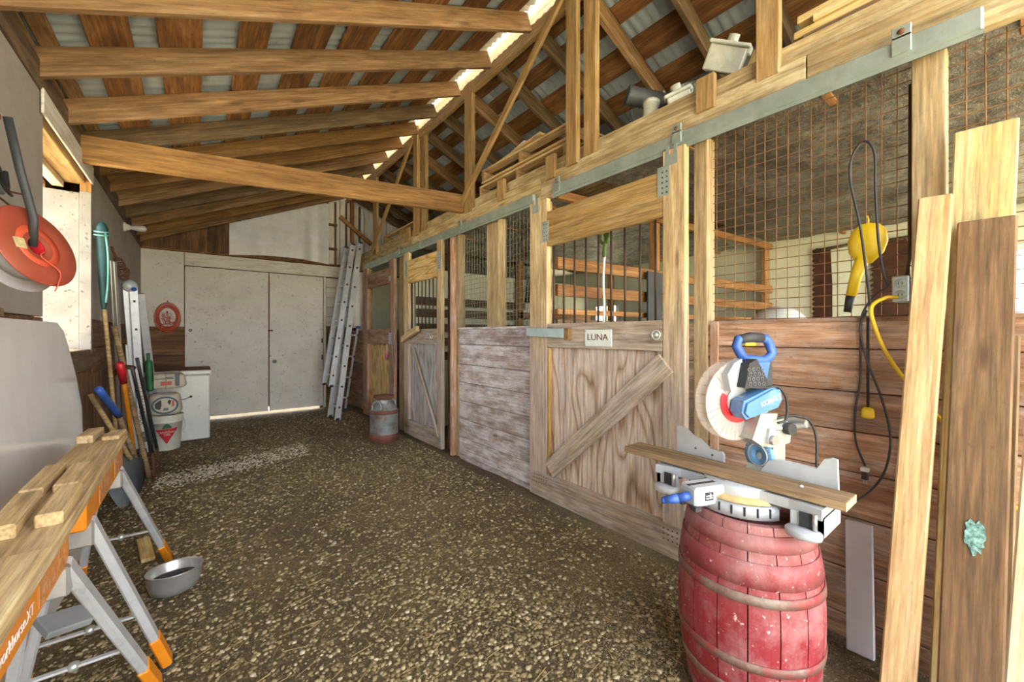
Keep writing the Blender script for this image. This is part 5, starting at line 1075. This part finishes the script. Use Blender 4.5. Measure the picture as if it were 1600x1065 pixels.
for k in range(9):
    y_ = 1.75 + .05 * k; MB().tube(spline([(-.57, 1.6 + rnd(-.1, .1), 1.95 + rnd(-.05, .12)), (-.54 + rnd(-.03, .03), y_, 1.85 + rnd(-.06, .1)), (-.55, y_ + .2, 1.84 + rnd(-.06, .06)), (-.57, y_ + .25 + rnd(0, .1), 1.9 + rnd(-.08, .04))]), rnd(.004, .008), 6).build('cable', 'black' if k % 3 else 'bag_grey', cbn)
MB().tube(spline([(-.58, 2.1, 1.83), (-.56, 2.35, 1.84), (-.56, 2.6, 1.88), (-.57, 2.62, 1.80), (-.56, 2.4, 1.79), (-.57, 2.15, 1.81)]), .004, 6).build('wire_loop', 'rust', cbn)
MB().box((-.58, 1.84, 1.9), (-.54, 1.92, 2.04), ch=.006).build('junction_clip', 'white_plastic', cbn)
MB().cyl((-.60, 2.0, 1.98), (-.488, 1.985, 1.985), .01, n=8).build('hook', 'rust', cbn)

# ---- sawhorses with plank
def sawhorse(lab, ya, yb_, legs, brand):
    s_ = thing('sawhorse', lab, 'sawhorse', (-.3, (ya + yb_) / 2, 0)); xc = -.315
    bm_ = MB().box((xc - .035, ya, .67), (xc + .035, yb_, .775), ch=.006).build('beam', 'orange_paint', s_)
    for (yt, yf, xo) in legs:
        for sg in (1, -1):
            tp, ft = Vector((xc + sg * .03, yt, .68)), Vector((xc + sg * (xo if sg > 0 else .17), yf, .0)); d = ft - tp
            lg = board('leg', tp, tp + d * .80, .05, .028, (1, 0, .2), 'alu', s_, ch=.006)
            bo_ = board('boot', tp + d * .79, ft, .058, .034, (1, 0, .2), 'orange_paint', lg, ch=.006); board('rubber_tip', ft - d * .02, ft + d * .005, .06, .036, (1, 0, .2), 'black_rubber', lg)
        u = .62; p = Vector((xc + .03, yt, .68)).lerp(Vector((xc + xo, yf, 0)), u); q_ = Vector((xc - .03, yt, .68)).lerp(Vector((xc - .17, yf, 0)), u)
        br = board('spreader', p, q_, .022, .008, (0, 0, 1), 'alu', s_); MB().ball(p.lerp(q_, .5), .016, 8).build('spreader_joint', 'steel', br)
        MB().box((xc - .04, yt - .03, .60), (xc + .045, yt + .03, .68), ch=.006).build('hinge_bracket', 'steel', s_)
    for (yy, wide) in brand:
        MB().box((xc + .0352, yy - wide, .685), (xc + .0362, yy + wide, .765)).build('print_band', 'orange_print', s_)
    return s_, xc
sA, xc = sawhorse('near orange sawhorse with white lettering and grey folding tray', .80, 1.64, ((1.61, 1.99, .2), (.9, .5, .2)), ((1.49, .125),))
text('lettering', 'workhorse.XT', .036, 'white_print', sA, axes((xc + .037, 1.22, .712), (0, 1, 0), (0, 0, 1)), .0006, .95); text('lettering', 'SPM', .022, 'white_print', sA, axes((xc + .037, 1.13, .750), (0, 1, 0), (0, 0, 1)), .0006)
tr = board('folding_tray', (-.305, 1.50, .575), (-.235, 1.56, .55), .065, .02, (.2, -.4, 1), 'bag_grey', sA)
sB, _ = sawhorse('far orange sawhorse beyond the near one under the plank', 1.86, 2.66, ((2.58, 3.06, .19), (1.94, 2.10, .225)), ((2.52, .1), (2.2, .12)))
pl1 = board('bench_plank', (-.325, .35, .797), (-.352, 2.80, .797), .15, .038, (0, 0, 1), 'bench_wood'); tag(pl1, 'long pale plank laid across both orange sawhorses', 'board')
pl2 = board('bench_plank', (-.318, .40, .823), (-.325, 1.34, .823), .14, .012, (0, 0, 1), 'bench_wood'); tag(pl2, 'thin panel lying on near end of long plank', 'board')
def blk(p, q_, w, t_, lab): o = board('wood_block', p, q_, w, t_, (0, 0, 1), 'bench_wood'); tag(o, lab, 'block', 'wood blocks on the plank')
blk((-.395, 2.58, .834), (-.385, 2.78, .834), .055, .035, 'short wood block at far end of plank, wall side')
blk((-.315, 2.60, .825), (-.305, 2.76, .825), .06, .018, 'thin flat block at far end of plank, aisle side')
blk((-.385, 1.80, .832), (-.39, 2.10, .832), .05, .032, 'farther wall-side block halfway along the plank')
blk((-.32, 1.83, .829), (-.325, 2.1, .829), .055, .026, 'farther aisle-side block halfway along the plank')
blk((-.365, 1.48, .834), (-.38, 1.76, .834), .05, .036, 'nearer wall-side block halfway along the plank')
blk((-.295, 1.52, .833), (-.3, 1.78, .833), .05, .034, 'nearer aisle-side block halfway along the plank')
blk((-.35, .92, .848), (-.36, 1.13, .848), .06, .038, 'single block on near end of plank at photo edge')
# wedge of plywood behind the far sawhorse leg
o = board('scrap_board', (-.27, 3.45, .008), (-.22, 3.1, .012), .06, .02, (0, 0, 1), 'lumber_yellow'); tag(o, 'small yellow scrap board on floor behind far sawhorse', 'board')
# ---- bowl on the floor
bw = thing('steel_bowl', 'dented stainless steel bowl on gravel by the sawhorse', 'bowl', (-.09, 2.68, 0))
Tb = Matrix.Translation((-.09, 2.68, .002)) @ Matrix.Rotation(R(-4), 4, 'X')
MB().lathe([(0, 0), (.075, 0), (.095, .012), (.108, .05), (.113, .105), (.117, .108), (.114, .111), (.109, .106), (.104, .052), (.09, .016), (.07, .006), (0, .006)], 40, Tb).build('shell', 'steel', bw)
MB().lathe([(0, .062), (.05, .066), (.103, .06)], 24, Tb).build('dark_contents', 'black', bw)
